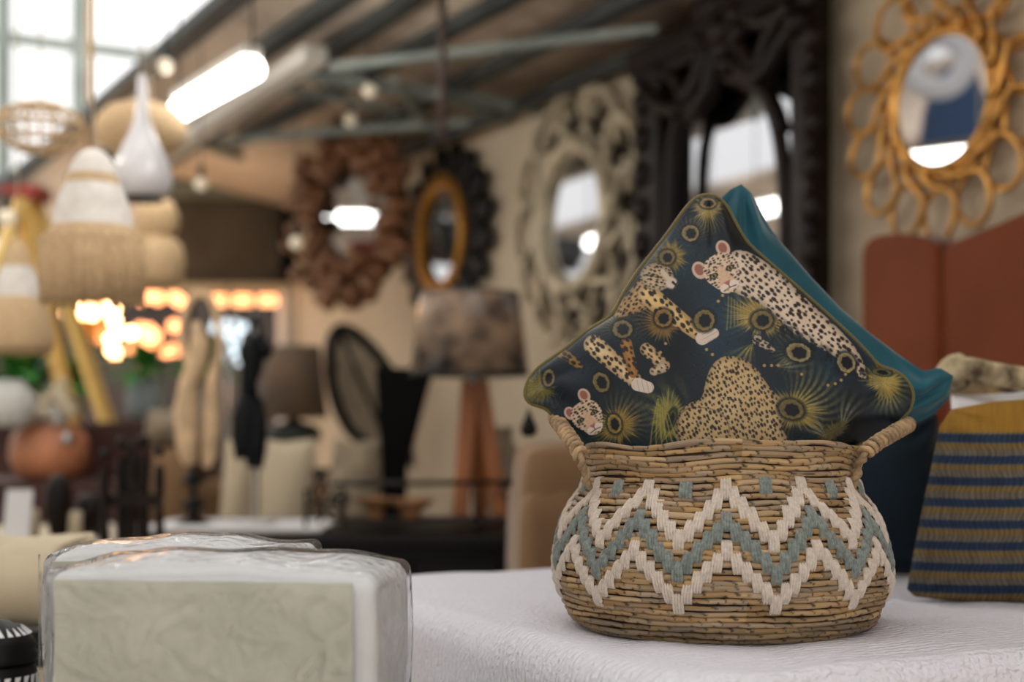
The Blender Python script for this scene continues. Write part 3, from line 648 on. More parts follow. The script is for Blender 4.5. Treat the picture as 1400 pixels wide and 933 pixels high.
# cushions standing on the bed
def box_out(x0, x1, y0, y1, sag=8, tl=0, bulge=10):
    xm, ym = (x0+x1)/2, (y0+y1)/2
    return ([(x0,y1),(x0+bulge*.7+tl*.4,(y1+ym)/2),(x0+bulge+tl*.6,ym),(x0+bulge*.7+tl*.8,(y0+ym)/2),(x0+tl,y0)], [(x0+tl,y0),(xm,y0+sag),(x1,y0)],
            [(x0,y1),(xm,y1-2),(x1,y1)], [(x1,y1),(x1-bulge,ym),(x1,y0)])
o4 = box_out(980, 1282, 566, 786, 6, 0, -4)
cushion('navy_cushion', 'large dark navy cushion standing on the bed behind the basket', *o4, flatY(2.42), .07, 60, (M['navy'], M['navy']), wr=.08)
def stripes(x, y, u, v):
    t = (y-6*np.sin((x-1200)*.01)-588)/29.5; f = t-np.floor(t); n = vnoise(x*.35, y*.05, 4)
    col = np.tile(np.array([100,92,82.]), (len(x), 1)); col = put(col, np.clip(.5-(np.abs(f-.2)-.2)*12, 0, 1), (38,52,74)); col = put(col, np.clip(.5-(np.abs(f-.58)-.11)*12, 0, 1), (116,94,54))
    pk = np.sin(x*.9+2.5*np.sin(t*5)+6*vnoise(x*.05, y*.05, 6)); col = col*(.84+.20*pk*.6+.2*n)[:, None]
    return put(col, cov(t*29.5+2+3*n*0, 4), np.array([146,108,42.])*(.93+.1*n)[:, None])
cushion('striped_cushion', 'mustard topped cushion with puckered blue, gold and taupe stripes on the bed',
  [(1240,806),(1248,760),(1262,690),(1275,630),(1284,585),(1300,560)], [(1300,560),(1360,549),(1440,544),(1520,548),(1585,556)], [(1240,806),(1250,816),(1340,826),(1450,832),(1580,826)], [(1580,826),(1592,760),(1596,700),(1590,620),(1585,556)], flatY(2.06), .075, 200, (M['print_cotton'], M['print_cotton']), stripes, wr=.05)
def patch_print(x, y, u, v):
    n = vnoise(x*.05, y*.07, 8); m = vnoise(x*.09+4, y*.05, 13); col = np.tile(np.array([150,128,98.]), (len(x), 1)); col = put(col, np.clip((n-.5)*6, 0, 1), (66,50,44)); return put(col, np.clip((m-.6)*7, 0, 1)*.8, (188,164,110))
o4 = box_out(1296, 1560, 500, 790, 8, 0, 6); cushion('patterned_cushion', 'brown and cream patterned cushion behind the striped cushion', *o4, flatY(2.34), .06, 90, (M['print_cotton'], M['print_cotton']), patch_print, wr=.1)
o4 = box_out(1200, 1300, 628, 770, 4, 0, 4); cushion('patterned_cushion', 'small dark brown patterned cushion in the gap beside the navy cushion', *o4, flatY(2.62), .05, 60, (M['print_cotton'], M['print_cotton']), lambda x, y, u, v: patch_print(x, y, u, v)*.45, wr=.05)
# white folded cloth over the patterned cushion
mb = MB(); vs_ = []; na, nb_ = 30, 14
for j in range(nb_):
    for i in range(na):
        f, g = i/(na-1), j/(nb_-1); xx = 1300+f*300; yy = 532+6*math.sin(f*9)+g*26-4*math.sin(f*6+g*3)+(1-f)*12; vs_.append(px(xx, yy, 2.30-.16*g-.02*math.sin(f*15+g*2)))
mb.add(vs_, [(j*na+i, j*na+i+1, (j+1)*na+i+1, (j+1)*na+i) for j in range(nb_-1) for i in range(na-1)])
o = single('folded_cloth', mb, M['linen'], 'white cloth lying between the striped cushion and the patterned one', 'cloth', px(1400,560,2.25)); so = o.modifiers.new('s','SOLIDIFY'); so.thickness = .006
mb = MB()
pa = spline([px(1292,520,2.28), px(1320,505,2.24), px(1360,512,2.22), px(1420,520,2.24), px(1480,516,2.28)], 8)
mb.tube(pa, [.01+.02*math.sin(PI*min(1, i/12+.1))**.6 if i < 8 else .019 for i in range(len(pa))], 14)
single('rolled_blanket', mb, mat('blanket', (150,122,92), .9, var=.5, vscale=22, c2=(206,188,150), bump=.4, bscale=90), 'rolled brown and cream patterned blanket lying on the patterned cushion', 'blanket', px(1380,520,2.25))

# ------------------------------------------------------------------ plastic-wrapped linen packs (left foreground)
def rbox(c00, ex, ey, h, r, wob=0, n=(26,14,12), seed=0, puff=0):
    """soft box: base corner c00, edge vectors ex, ey, height h; rounded by r"""
    c00, ex, ey = Vector(c00), Vector(ex), Vector(ey); lx, ly = ex.length, ey.length; nx, ny, nzz = n; mb = MB()
    def warp(a, b, c):
        p = [a*lx, b*ly, c*h]; dims = (lx, ly, h); q = [min(max(p[i], r), dims[i]-r) for i in range(3)]; d = [p[i]-q[i] for i in range(3)]; l = math.sqrt(sum(t*t for t in d))
        if l > r: d = [t*r/l for t in d]
        p = [q[i]+d[i] for i in range(3)]
        if puff: p[2] += puff*(math.sin(PI*a)*math.sin(PI*b))**.6*c**3
        if wob:
            s = seed; p[0] += wob*math.sin(b*7+c*9+s)*(.4+abs(a-.5)); p[1] += wob*math.sin(a*11+c*6+s*2)*.7; p[2] += wob*c*(math.sin(a*9+b*5+s*3)+.6*math.sin(a*23+s))
        return c00+ex/lx*p[0]+ey/ly*p[1]+Vector((0,0,p[2]))
    def face(fn, na, nb_, flip):
        vs_ = [fn(i/na, j/nb_) for j in range(nb_+1) for i in range(na+1)]; fs = []
        for j in range(nb_):
            for i in range(na):
                q = (j*(na+1)+i, j*(na+1)+i+1, (j+1)*(na+1)+i+1, (j+1)*(na+1)+i); fs.append(q[::-1] if flip else q)
        mb.add(vs_, fs)
    # finer sampling close to the edges
    def e_(t): return t-.10*math.sin(2*PI*t)
    face(lambda a, b: warp(e_(a), e_(b), 1), nx, ny, False); face(lambda a, b: warp(e_(a), e_(b), 0), nx, ny, True)
    face(lambda a, c: warp(e_(a), 0, e_(c)), nx, nzz, False); face(lambda a, c: warp(e_(a), 1, e_(c)), nx, nzz, True)
    face(lambda b, c: warp(1, e_(b), e_(c)), ny, nzz, False); face(lambda b, c: warp(0, e_(b), e_(c)), ny, nzz, True)
    return mb
TZ = .70
p1 = px(60,790,1.44); p2 = px(516,789,1.40); p3 = px(564,767,1.60)
A1 = Vector((p1.x, p1.y, TZ)); ex = Vector((p2.x-p1.x, p2.y-p1.y, 0)); ey = Vector((p3.x-p2.x, p3.y-p2.y, 0)); H1 = px(300,784,1.42).z-TZ
def pack(A1, ex, ey, H, label, seed):
    ux, uy = ex.normalized(), ey.normalized(); T = thing('linen_pack', label, 'package', A1+ex*.5+ey*.5, 0, None)
    part('folded_linen', rbox(A1+ux*.003+uy*.004, ex-ux*.006, ey-uy*.010, H-.003, .014, .0016, n=(60,30,26), seed=seed, puff=.016), M['linen'], T)
    hcard = H-.014; a = A1+ux*.012+Vector((0,0,.006))-uy*.0035
    c_ = MB(); c_.prism([a, a+ux*(ex.length-.036), a+ux*(ex.length-.036)+Vector((0,0,hcard)), a+Vector((0,0,hcard))], uy*.003); part('card_insert', c_, M['card'], T, bevel=.001)
    part('plastic_wrap', rbox(A1-ux*.001-uy*.006, ex+ux*.002, ey+uy*.007, H+.0005, .011, .0018, n=(60,30,26), seed=seed+.1, puff=.017), M['plastic'], T)
    sm = MB().tube([A1-ux*.002-uy*.004+Vector((0,0,z)) for z in np.linspace(0, H, 10)], .0012, 6); part('seam', sm, M['plastic'], T)
pack(A1, ex, ey, H1, 'plastic wrapped linen pack in the left foreground with a grey card insert', 1)
q1 = px(58,752,1.64); q2 = px(400,764,1.66)
pack(Vector((q1.x,q1.y,TZ)), Vector((q2.x-q1.x,q2.y-q1.y,0)), Vector((.012,.17,0)), px(200,757,1.65).z-TZ, 'plastic wrapped linen pack standing behind the front one', 4)
tb = thing('display_table', 'low white display table carrying the wrapped linen packs', 'table', (-.42,1.6,0))
part('tabletop', MB().box((-.42,1.60,TZ-.022), (.66,.52,.04)), M['linen'], tb, bevel=.004)
for a in (-.72,-.12):
    for b in (1.37,1.83): part('leg', MB().box((a,b,(TZ-.045)/2), (.04,.04,TZ-.045)), M['pale_steel'], tb)
# black inlaid bowls at the left edge
def inlaid(cx, cy, Y, r, prof_, label, zz, tri=22, slant=0):
    s = Y/F; c = px(cx, cy, Y); T = thing('lidded_bowl', label, 'bowl', c); part('bowl_body', MB().lathe(c, [(a*s, b*s) for a, b in prof_], 40), M['black'], T)
    for k in range(tri):
        a = 2*PI*k/tri; 
        R = Matrix.Rotation(a, 3, 'Z'); (r0, h0), (r1, h1) = zz
        pts = [Vector((math.cos(-.07+slant)*r1*s, math.sin(-.07+slant)*r1*s, h1*s)), Vector((math.cos(.07+slant)*r1*s, math.sin(.07+slant)*r1*s, h1*s)), Vector((r0*s, 0, h0*s))]
        pts = [c+R @ p for p in pts]; d = (R @ Vector((1.0,0,.4)))*.0012; part('inlay', MB().prism([p-d*.2 for p in pts], d), M['paper'], T)
inlaid(-12, 933+46, 1.52, 60, [(1,0),(52,0),(58,20),(60,60),(56,74),(1,76)], 'black bowl with slanting white inlay strokes at the left edge', ((61.2,34),(60.6,58)), 26, .1)
inlaid(-12, 933-30, 1.52, 60, [(60,-1),(62,8),(58,14),(60,20),(52,34),(38,46),(20,55),(1,58)], 'black domed lid dotted with white inlaid triangles on the bowl at the left edge', ((40,46),(52,36)), 26)

# ------------------------------------------------------------------ headboard
hb = thing('headboard', 'tall rust orange upholstered headboard with curved wings against the wall', 'headboard', W(1.2,.12,0), WROT)
def wl(x, y, off, T):      # photo position on the wall plane (off metres in front of it), in T's frame
    p = wp(x, y, off)-T.location; c, s_ = math.cos(-WROT), math.sin(-WROT); return Vector((p.x*c-p.y*s_, p.x*s_+p.y*c, p.z))
def wprism(pts, off, th, T):
    mb = MB(); P = [wl(x, y, off, T) for x, y in pts]
    mb.prism(P, (0,th,0)); return mb
wing = smooth_poly([(1176,345),(1176,332),(1190,320),(1225,318),(1262,322),(1281,336)], 0)
def fillet(px0): return px0
wingp = [(1176,700),(1175,420),(1175,350),(1178,334),(1186,325),(1200,320),(1222,318),(1245,320),(1262,325),(1274,332),(1280,342),(1281,420),(1281,700)]
part('wing', wprism(wingp, .20, .13, hb), M['rust'], hb, bevel=.018, world=False)
main = [(1285,700),(1285,345),(1300,330),(1330,318),(1365,304),(1400,288),(1440,272),(1500,262),(1580,262),(1650,275),(1700,300),(1700,700)]
part('centre_panel', wprism(main, .18, .11, hb), M['rust'], hb, bevel=.014, world=False)
lg = MB(); 
for x in (1185, 1695):
    p = wl(x, 700, .15, hb); lg.box((p.x, p.y, p.z/2), (.06,.06,p.z))
part('leg_frame', lg, M['darkwood'], hb, world=False)
# tan sofa behind the bed
sf = thing('tan_sofa', 'tan upholstered sofa behind the bed, left of the basket', 'sofa', px(900,783,3.05)*1)
sf.location.z = 0
def soft(mb): return mb
a = px(716,600,3.0); b = px(1120,600,3.3)
ex = Vector((b.x-a.x, b.y-a.y, 0)); ey = Vector((-.03,.22,0)); A1 = Vector((a.x,a.y,.16))
part('backrest', rbox(A1, ex, ey, px(740,604,3.1).z-.16, .06, .004, seed=3), M['tan'], sf)
part('armrest', rbox(A1+Vector((-.01,-.02,0)), ex.normalized()*.16, ey*1.0+Vector((0,.5,0)), px(740,640,3.1).z-.2, .05, .003, seed=5), M['tan'], sf)
for k in (.05,.95):
    p = A1+ex*k+ey*.5; part('leg', MB().box((p.x,p.y,.08), (.05,.05,.165)), M['darkwood'], sf)

# ------------------------------------------------------------------ wall mirrors
def mirror_root(name, label, cx, cy, off, yaw=WROT):
    T = thing(name, label, 'mirror', wp(cx, cy, off), yaw); T['u'] = 0; del T['u']; return T, T.location.y/F
def disc(r, n=48, y=0, th=.006, sx=1):
    return MB().prism([(r*sx*math.cos(2*PI*k/n), y, r*math.sin(2*PI*k/n)) for k in range(n)], (0,th,0))
def ring(r, rt, n=64, y=0, sx=1): return MB().tube([(r*sx*math.cos(2*PI*k/n), y, r*math.sin(2*PI*k/n)) for k in range(n)], rt, 10, closed=True)
# gold loops
T, s = mirror_root('gold_loop_mirror', 'round wall mirror in a gilded frame of interlaced rattan loops above the headboard', 1287, 137, .05)
part('mirror_glass', disc(88*s), M['glass'], T, world=False)
part('frame_ring', ring(93*s, 6.5*s), M['gold'], T, world=False)
part('frame_ring', ring(103*s, 5*s, y=.005), M['gold'], T, world=False)
NL = 15
for k in range(NL):
    th0 = 2*PI*k/NL+.1; K_ = [(96, .24), (112, .17)]+[(156+37*math.cos(math.radians(f_)), 35*math.sin(math.radians(f_))/(156+37*math.cos(math.radians(f_)))) for f_ in range(-128, 129, 16)]+[(112, -.17), (96, -.24)]
    pts = spline([(r_*s*math.cos(th0+a_), .010*math.cos(PI*q/(len(K_)-1))-.006, r_*s*math.sin(th0+a_)) for q, (r_, a_) in enumerate(K_)], 3)
    part('loop', MB().tube(pts, 4.7*s, 8), M['gold'], T, world=False)
# silver lattice
T, s = mirror_root('silver_lattice_mirror', 'large round wall mirror in a champagne silver lattice frame, left of the dark carved mirror', 787, 298, .06)
part('mirror_glass', disc(86*s), M['glass'], T, world=False)
part('frame_ring', MB().lathe((0,0,0), [(84*s,0),(86*s,.03),(96*s,.055),(106*s,.04),(112*s,0),(110*s,-.0)], 64, tilt=Matrix.Rotation(PI/2, 3, 'X')), M['silver'], T, world=False)
NL = 12
def fl(pts, wd, th):       # flat strip in the wall plane
    mb = MB()
    for a, b in zip(pts[:-1], pts[1:]):
        a, b = Vector(a), Vector(b); e = (b-a)*.08; mb.beam(a-e, b+e, wd, th, up=(0,1,0))
    return mb
def pol(r, a, y=0): return Vector((r*s*math.cos(a), y, r*s*math.sin(a)))
for k in range(NL):
    a0 = 2*PI*k/NL; dA = 2*PI/NL
    for sg in (-1, 1):
        pts = [pol(108+(178-108)*t, a0+sg*dA*(.02+.56*math.sin(PI*t*.86)), -.012*sg) for t in np.linspace(0, 1, 9)]
        part('lattice_strip', fl(pts, 8*s, .03), M['silver'], T, world=False)
    pts = [pol(178+(-16)*abs(t)**1.5*0-14*abs(t)**1.6, a0+t*dA*.5) for t in np.linspace(-1, 1, 9)]
    part('lattice_strip', fl(pts, 9*s, .03), M['silver'], T, world=False)
    pts = [pol(143+6*(1-abs(t)), a0+dA*.5+t*dA*.3, .004) for t in np.linspace(-1, 1, 5)]
    part('lattice_strip', fl(pts, 7*s, .026), M['silver'], T, world=False)
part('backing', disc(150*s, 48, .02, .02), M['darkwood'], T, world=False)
# black and gold oval
T, s = mirror_root('black_petal_mirror', 'round wall mirror with gold sunray ring and black petal frame', 606, 322, .05)
part('mirror_glass', disc(66*s), M['glass'], T, world=False)
part('mirror_boss', disc(17*s, 24, -.02, .03), M['dark_steel'], T, world=False)
part('gold_ring', ring(69*s, 6*s, y=-.01), M['goldtrim'], T, world=False)
gray = MB().box((0,-.006,0), (12*s,.02,5*s)).mesh('sunray', M['goldtrim'])
for k in range(48):
    a = 2*PI*k/48; inst('sunray', gray, T, Matrix.Translation((79*s*math.cos(a), -.01, 79*s*math.sin(a))) @ Matrix.Rotation(-a, 4, 'Y'))
pet = MB().ball((0,0,0), (13*s*1.35,.03,11*s), 10, 6).mesh('petal', M['black'])
for row, (r, n, sc) in enumerate(((92,22,1.1), (112,17,1.7))):
    for k in range(n):
        a = 2*PI*(k+.5*row)/n; rr = r*(1+.12*abs(math.sin(a))**2*0); inst('petal', pet, T, Matrix.Translation((rr*s*1.15*math.cos(a), .005*row, (rr-14)*s*math.sin(a))) @ Matrix.Rotation(-a, 4, 'Y') @ Matrix.Diagonal((sc,1,sc,1)))
part('backing', disc(84*s, 48, .012, .02), M['black_matte'], T, world=False)
# brown burl mirror, turned towards the hall
T, s = mirror_root('burl_wood_mirror', 'round mirror in a wide brown wooden knob frame, farthest along the wall', 482, 296, .42, -.70)
T.rotation_euler.z = -.62
gl = [(r_*s*math.cos(a), 0, r_*s*math.sin(a)) for a, r_ in [(2*PI*k/40, 64+5*math.sin(k*2.3)+4*math.sin(k*4.1)) for k in range(40)]]
mb = MB(); mb.prism(gl, (0,.01,0)); part('mirror_glass', mb, M['glass'], T, world=False)
part('backing', disc(104*s, 48, .02, .03, sx=.86), M['darkwood'], T, world=False)
kn = MB().ball((0,0,0), (12*s,.05,9*s), 8, 5).mesh('wood_knob', M['burl'])
for r, n in ((70,20), (82,22), (94,26), (106,28), (116,30)):
    for k in range(n):
        a = 2*PI*(k+random.random()*.5)/n; rr = r+random.uniform(-5,5); sc = random.uniform(.8,1.35)
        inst('wood_knob', kn, T, Matrix.Translation((rr*s*.86*math.cos(a), -.03+random.uniform(-.05,.04), rr*s*math.sin(a))) @ Matrix.Rotation(-a+random.uniform(-.7,.7), 4, 'Y') @ Matrix.Diagonal((sc,1,sc,1)))
p = wp(470,296,.2)
# carved dark mirror standing against the wall
T = thing('carved_dark_mirror', 'tall standing mirror in a dark carved wooden frame with looping crest', 'mirror', W(2.75,.1,0), WROT)
def cv(pts, r, off=.12, n=8, w2=1): 
    pa = spline([wl(x, y, off, T) for x, y in pts], n); return MB().tube(pa, r, 8)
mb = wprism([(895,700),(895,60),(1000,20),(1085,-20),(1085,700)], .055, .01, T); part('mirror_glass', mb, M['glass'], T, world=False)
part('backing', wprism([(880,700),(880,75),(1100,-30),(1100,700)], .03, .012, T), M['black_matte'], T, world=False)
def zfloor(mbx): return mbx
for (x0, x1, yt) in ((872,902,88), (1082,1112,-35)):
    a, b = wl(x0, 300, .12, T), wl(x1, 300, .12, T); zt = wl((x0+x1)/2, yt, .12, T).z
    part('post', MB().box(((a.x+b.x)/2, a.y+.03, zt/2), (abs(b.x-a.x), .08, zt)), M['darkwood'], T, bevel=.012, world=False)
    for k in range(16):
        z = .5+k*.125; 
        if z < zt-.05: part('carved_boss', MB().ball(((a.x+b.x)/2+(.06 if x0 > 1000 else -.03), a.y-.012, z), (.045,.03,.05), 8, 6), M['darkwood'], T, world=False)
part('inner_moulding', cv([(912,560),(912,420),(915,300),(918,215),(926,170),(934,140)], .022), M['darkwood'], T, world=False)
part('inner_moulding', cv([(1078,560),(1076,400),(1074,280),(1068,200),(1056,150),(1040,118)], .024), M['darkwood'], T, world=False)
part('crest_rail', MB().beam(wl(868,92,.12,T), wl(1114,-32,.12,T), .08, .07, up=(0,1,0)), M['darkwood'], T, world=False)
part('crest_rail', MB().beam(wl(872,112,.11,T), wl(1000,52,.11,T), .05, .05, up=(0,1,0)), M['darkwood'], T, world=False)
for pts, r in (([(880,118),(900,140),(926,152),(950,148),(968,128),(975,100),(985,72),(1000,62)], .034), ([(930,150),(950,120),(962,92),(968,60),(965,30),(975,8),(990,0)], .036),
               ([(1000,62),(1010,88),(1030,104),(1048,98),(1062,75),(1078,50),(1095,32)], .034), ([(990,70),(1012,66),(1028,88),(1016,108),(1000,104),(992,88),(1000,70)], .028),
               ([(985,-10),(1005,10),(1012,36),(1002,60),(985,62),(972,44),(978,22),(992,14)], .03), ([(1020,112),(1045,125),(1060,150),(1070,180)], .028), ([(905,95),(925,110),(935,132),(930,150)], .026),
               ([(1000,-6),(1022,18),(1040,30),(1062,26),(1085,8)], .034), ([(1036,104),(1042,80),(1052,52),(1066,28)], .028), ([(968,128),(955,155),(938,160),(930,150)], .024),
               ([(955,20),(975,-8),(995,-22),(1018,-20),(1030,-4),(1020,12)], .03), ([(1098,120),(1108,160),(1102,200),(1110,240),(1102,290),(1108,340)], .02)):
    part('carved_scroll', cv(pts, r), M['darkwood'], T, world=False)
for (x, y, r) in ((990,40,.06), (1012,20,.045), (962,60,.04), (1000,88,.045), (932,150,.04), (1094,30,.05)):
    p = wl(x, y, .13, T); part('carved_boss', MB().ball(p, (r,.05,r), 12, 8), M['darkwood'], T, world=False)

# ------------------------------------------------------------------ hanging lamps
def LP(T, name, cx, Y, prof_, m_, n=36, **k):
    s = Y/F; c = px(cx, HY, Y); return part(name, MB().lathe(c, [(r*s, (HY-y)*s) for r, y in prof_], n), m_, T, **k)
def cord(T, cx, y0, Y, top=3.9):
    a = px(cx, y0, Y); part('cord', MB().tube([a, Vector((a.x, a.y, top))], .003, 6), M['cream'], T)
hang = thing('hanging_rail', 'pale steel pipe overhead from which the lamps hang', 'rail', (-1.5,4,3.9))
for Y in (3.2,4.0,4.5): part('pipe', MB().tube([(-2.6,Y,3.92),(0.2,Y,3.92)], .02), M['pale_steel'], hang)
for x in (-2.5,.1): part('pipe', MB().tube([(x,2.6,3.95),(x,5,3.95)], .02), M['pale_steel'], hang)
def lampT(name, label, cx, yb, Y): return thing(name, label, 'lamp', px(cx, yb, Y))
T = lampT('bottle_pendant_lamp', 'glossy white bottle-shaped pendant lamp hanging at upper left', 194, 272, 4.0)
LP(T, 'glass_shade', 194, 4.0, [(5,103),(6,120),(8,145),(11,165),(18,185),(28,203),(37,222),(42,240),(42,252),(37,264),(28,271),(26,270),(34,262),(39,250),(38,240),(30,215)], M['porcelain']); cord(T, 194, 103, 4.0)
LP(T, 'lamp_rim', 194, 4.0, [(26,268),(29,274),(24,275)], M['dark_steel'])
T = lampT('saucer_pendant_lamp', 'flat round wicker pendant lamp behind the white bottle lamp', 193, 216, 4.5)
LP(T, 'wicker_shade', 193, 4.5, [(4,139),(24,141),(44,148),(58,162),(62,177),(58,192),(46,206),(30,216),(28,214),(44,203),(54,190)], M['wicker']); cord(T, 193, 140, 4.5)
T = lampT('open_weave_pendant_lamp', 'round pendant lamp of open wire weave against the bright window', 55, 208, 4.2)
s = 4.2/F
for k in range(20):
    a = 2*PI*k/20; part('rib', MB().tube([px(55,HY,4.2)+Vector((r*s*math.cos(a), r*s*math.sin(a), (HY-y)*s)) for r, y in ((6,142),(30,146),(52,157),(62,174),(54,190),(30,205),(12,208))], .0035, 5), M['wicker'], T)
for r, y in ((30,146),(52,157),(62,174),(54,190),(30,205)): part('hoop', MB().tube([px(55,HY,4.2)+Vector((r*s*math.cos(2*PI*k/36), r*s*math.sin(2*PI*k/36), (HY-y)*s)) for k in range(36)], .005, 6, closed=True), M['wicker'], T)
cord(T, 55, 142, 4.2)
T = lampT('fringed_pendant_lamp', 'large bell-shaped pendant lamp, white and natural wicker with a long fringe', 127, 425, 3.2)
LP(T, 'top_cap', 127, 3.2, [(4,203),(12,206),(22,214),(28,226),(32,240)], M['wickerwhite']); LP(T, 'natural_band', 127, 3.2, [(32,239),(35,246),(37,254)], M['wicker'])
LP(T, 'white_shade', 127, 3.2, [(37,253),(44,268),(49,285),(53,306),(56,312)], M['wickerwhite']); LP(T, 'natural_shade', 127, 3.2, [(56,311),(62,322),(66,335),(68,350)], M['wicker'])
cord(T, 127, 203, 3.2)
mb = MB(); s = 3.2/F; c = px(127, HY, 3.2)
for k in range(230):
    a = 2*PI*k/230; r = 68+random.uniform(-1.5,1.5); y1 = 412+random.uniform(-8,8); mb.tube([c+Vector((q*s*math.cos(a), q*s*math.sin(a), (HY-y)*s)) for q, y in ((r,326+10*(k % 2)),(r+2,370),(r-1,y1))], .0026, 4)
part('fringe', mb, M['wicker'], T, kind='stuff')
T = lampT('tiered_pendant_lamp', 'two-tier natural wicker pendant lamp under the bottle lamp', 214, 392, 5.1)
LP(T, 'upper_tier', 214, 5.1, [(6,272),(22,275),(28,288),(31,302),(27,318),(22,325)], M['wicker']); LP(T, 'lower_tier', 214, 5.1, [(22,324),(32,332),(38,346),(39,364),(37,382),(31,392),(29,388),(34,370)], M['wicker']); cord(T, 205, 272, 5.1, 3.9)
T = lampT('banded_pendant_lamp', 'white and natural banded wicker pendant lamp at the left edge', 24, 484, 3.9)
LP(T, 'upper_shade', 24, 3.9, [(3,328),(10,334),(16,350),(20,366)], M['wicker']); LP(T, 'white_shade', 24, 3.9, [(20,365),(26,380),(29,396),(32,408)], M['wickerwhite']); LP(T, 'lower_shade', 24, 3.9, [(32,407),(38,418),(44,436),(47,455),(47,470),(44,484),(42,480),(44,455)], M['wicker']); cord(T, 24, 328, 3.9)
# globe bulbs under the aisle roof
for i, (x, y, Y, lb) in enumerate(((505,124,5.6,'round frosted bulb hanging before the ceiling above the brown wooden mirror'), (479,164,6.4,'dim round bulb hanging just above the brown wooden mirror'), (275,252,6.0,'round bulb hanging in front of the slatted partition'), (405,332,6.0,'small round bulb hanging beside the brown wooden mirror'), (226,90,5.0,'round bulb hanging beside the bright window'), (10,298,4.5,'round bulb at the left edge by the yellow ladder'), (572,8,5.5,'round bulb close to the top edge of the picture'))):
    c = px(x, y, Y); T = thing('globe_bulb', lb, 'light bulb', c, 0, 'globe bulbs strung under the roof'); part('bulb_glass', MB().ball(c, .027), M['globe'], T)
    part('socket', MB().tube([c+Vector((0,0,.03)), c+Vector((0,0,.075))], .014), M['dark_steel'], T); part('cord', MB().tube([c+Vector((0,0,.07)), c+Vector((0,0,.75))], .003, 5), M['dark_steel'], T)
# fluorescent batten
def batten(a, b, label):
    T = thing('fluorescent_batten', label, 'light', (a+b)/2); part('light_tube', MB().tube([a, b], .038, 12), M['tube'], T); o_ = Vector((0,0,.055)); part('housing', MB().beam(a+o_, b+o_, .06, .03), M['pale_steel'], T)
    for p in (a, b): part('hanger', MB().tube([p+o_, p+Vector((0,0,(4.0 if p.dot(N) < 1.2 else roofz(p.dot(N)))-p.z))], .004, 5), M['dark_steel'], T)
a, b = px(345,94,4.3), px(244,152,5.3); batten(a, b, 'lit fluorescent strip light under the dark roof edge at upper left')
st_ = (a-b); st_.z = 0
batten(a+st_*1.6, b+st_*1.6, 'added fluorescent strip light, unseen overhead between the bed and the sideboard')  # added lamp out of view, brightens the aisle ceiling
for k, lb in enumerate(('added unseen strip light over the far side of the hall, the nearest of three', 'added unseen strip light over the far side of the hall, the middle one of three', 'added unseen strip light over the far side of the hall, the farthest of three')):  # three more unseen lamps, added to throw light under the aisle roof
    p = Vector((-1.9,3.6,2.45)).lerp(Vector((-3.6,8.2,2.45)), k*.36); batten(p, p.lerp(Vector((-3.6,8.2,2.45)), .0)+Vector((-.347,.938,0))*1.35, lb)
# warm bulbs: chandelier
c = px(122,430,8.0); T = thing('warm_chandelier', 'brass chandelier crowded with warm glowing bulbs beneath the fringed lamp', 'chandelier', c)
part('stem', MB().tube([c+Vector((0,0,2.2)), c+Vector((0,0,-.25))], .012), M['brass'], T)
BL_ = [(78,398),(78,412),(80,424),(108,398),(118,408),(128,398),(140,404),(112,420),(126,424),(140,418),(152,428),(136,432),(158,440),(165,425),(152,455),(160,466),(166,452),(150,478),(162,484),(110,432),(144,412),(120,432)]
for x, y in BL_:
    p = px(x, y, 8.0)+Vector((0, random.uniform(-.25,.25), 0)); ar = part('arm', MB().tube(spline([c+Vector((0,0,-.1)), (c+p)/2+Vector((0,0,-.08)), p-Vector((0,0,.05))], 5), .006, 6), M['brass'], T); part('bulb', MB().ball(p, .030, 10, 7), M['bulb'], T)
# string of smaller orange bulbs further back
for nm, lb, pts, mt, r in (('string_lights', 'string of soft orange lamps glowing beyond the chandelier', [(128,455),(140,462),(180,478),(192,480),(200,470),(206,478),(216,478),(228,480),(240,478),(238,446),(204,452),(196,462),(212,460),(192,450)], 'bulb_orange', .042),
                       ('string_lights', 'short string of orange lamps level with the partition bottom edge', [(192,408),(204,404),(216,408),(238,406),(246,412)], 'bulb_orange', .042)):
    T = thing(nm, lb, 'lights', px(pts[0][0], pts[0][1], 10.)); P = [px(x, y, 10.) for x, y in pts]
    part('wire', MB().tube(spline([p+Vector((0,0,.05)) for p in P], 4), .004, 5), M['dark_steel'], T)
    for p in P: part('bulb', MB().ball(p, r, 10, 7), M[mt], T)
for i, (x, lb) in enumerate(((302,'left of three glowing tube lamps under the slatted partition'), (332,'middle of three glowing tube lamps under the slatted partition'), (366,'right of three glowing tube lamps under the slatted partition'))):
    c = sp_(x, 411, PS-.02); cu = sp_(x, 396, PS-.02); T = thing('tube_lamp', lb, 'lamp', c, 0, 'glowing tube lamps under the partition'); part('lit_tube', MB().tube([c-Vector((.055,0,0)), c+Vector((.055,0,0))], .036, 10), mat('lamp_orange%d' % i, (255,190,140), .4, emit=(255,172,112), es=3), T)
    part('cap', MB().tube([c+Vector((0,0,.03)), cu], .008), M['dark_steel'], T)
c = px(312,460,8.5); T = thing('crystal_glints', 'pale crystals on an added stem, glowing as glints between the two necklace stands', 'lamp', (c.x,c.y,0))  # the glow stands in for reflections off the crystals; floor stem added
part('stem', MB().tube([c+Vector((0,0,.3)), Vector((c.x,c.y,0))], .01), M['steel'], T)
for k in range(26):
    x = random.gauss(312,13); y = random.uniform(440,500); p = px(x, y, 8.5+random.uniform(-.2,.2)); part('crystal', MB().ball(p, (.016,.016,.026), 6, 4), M['glint_glow'], T)

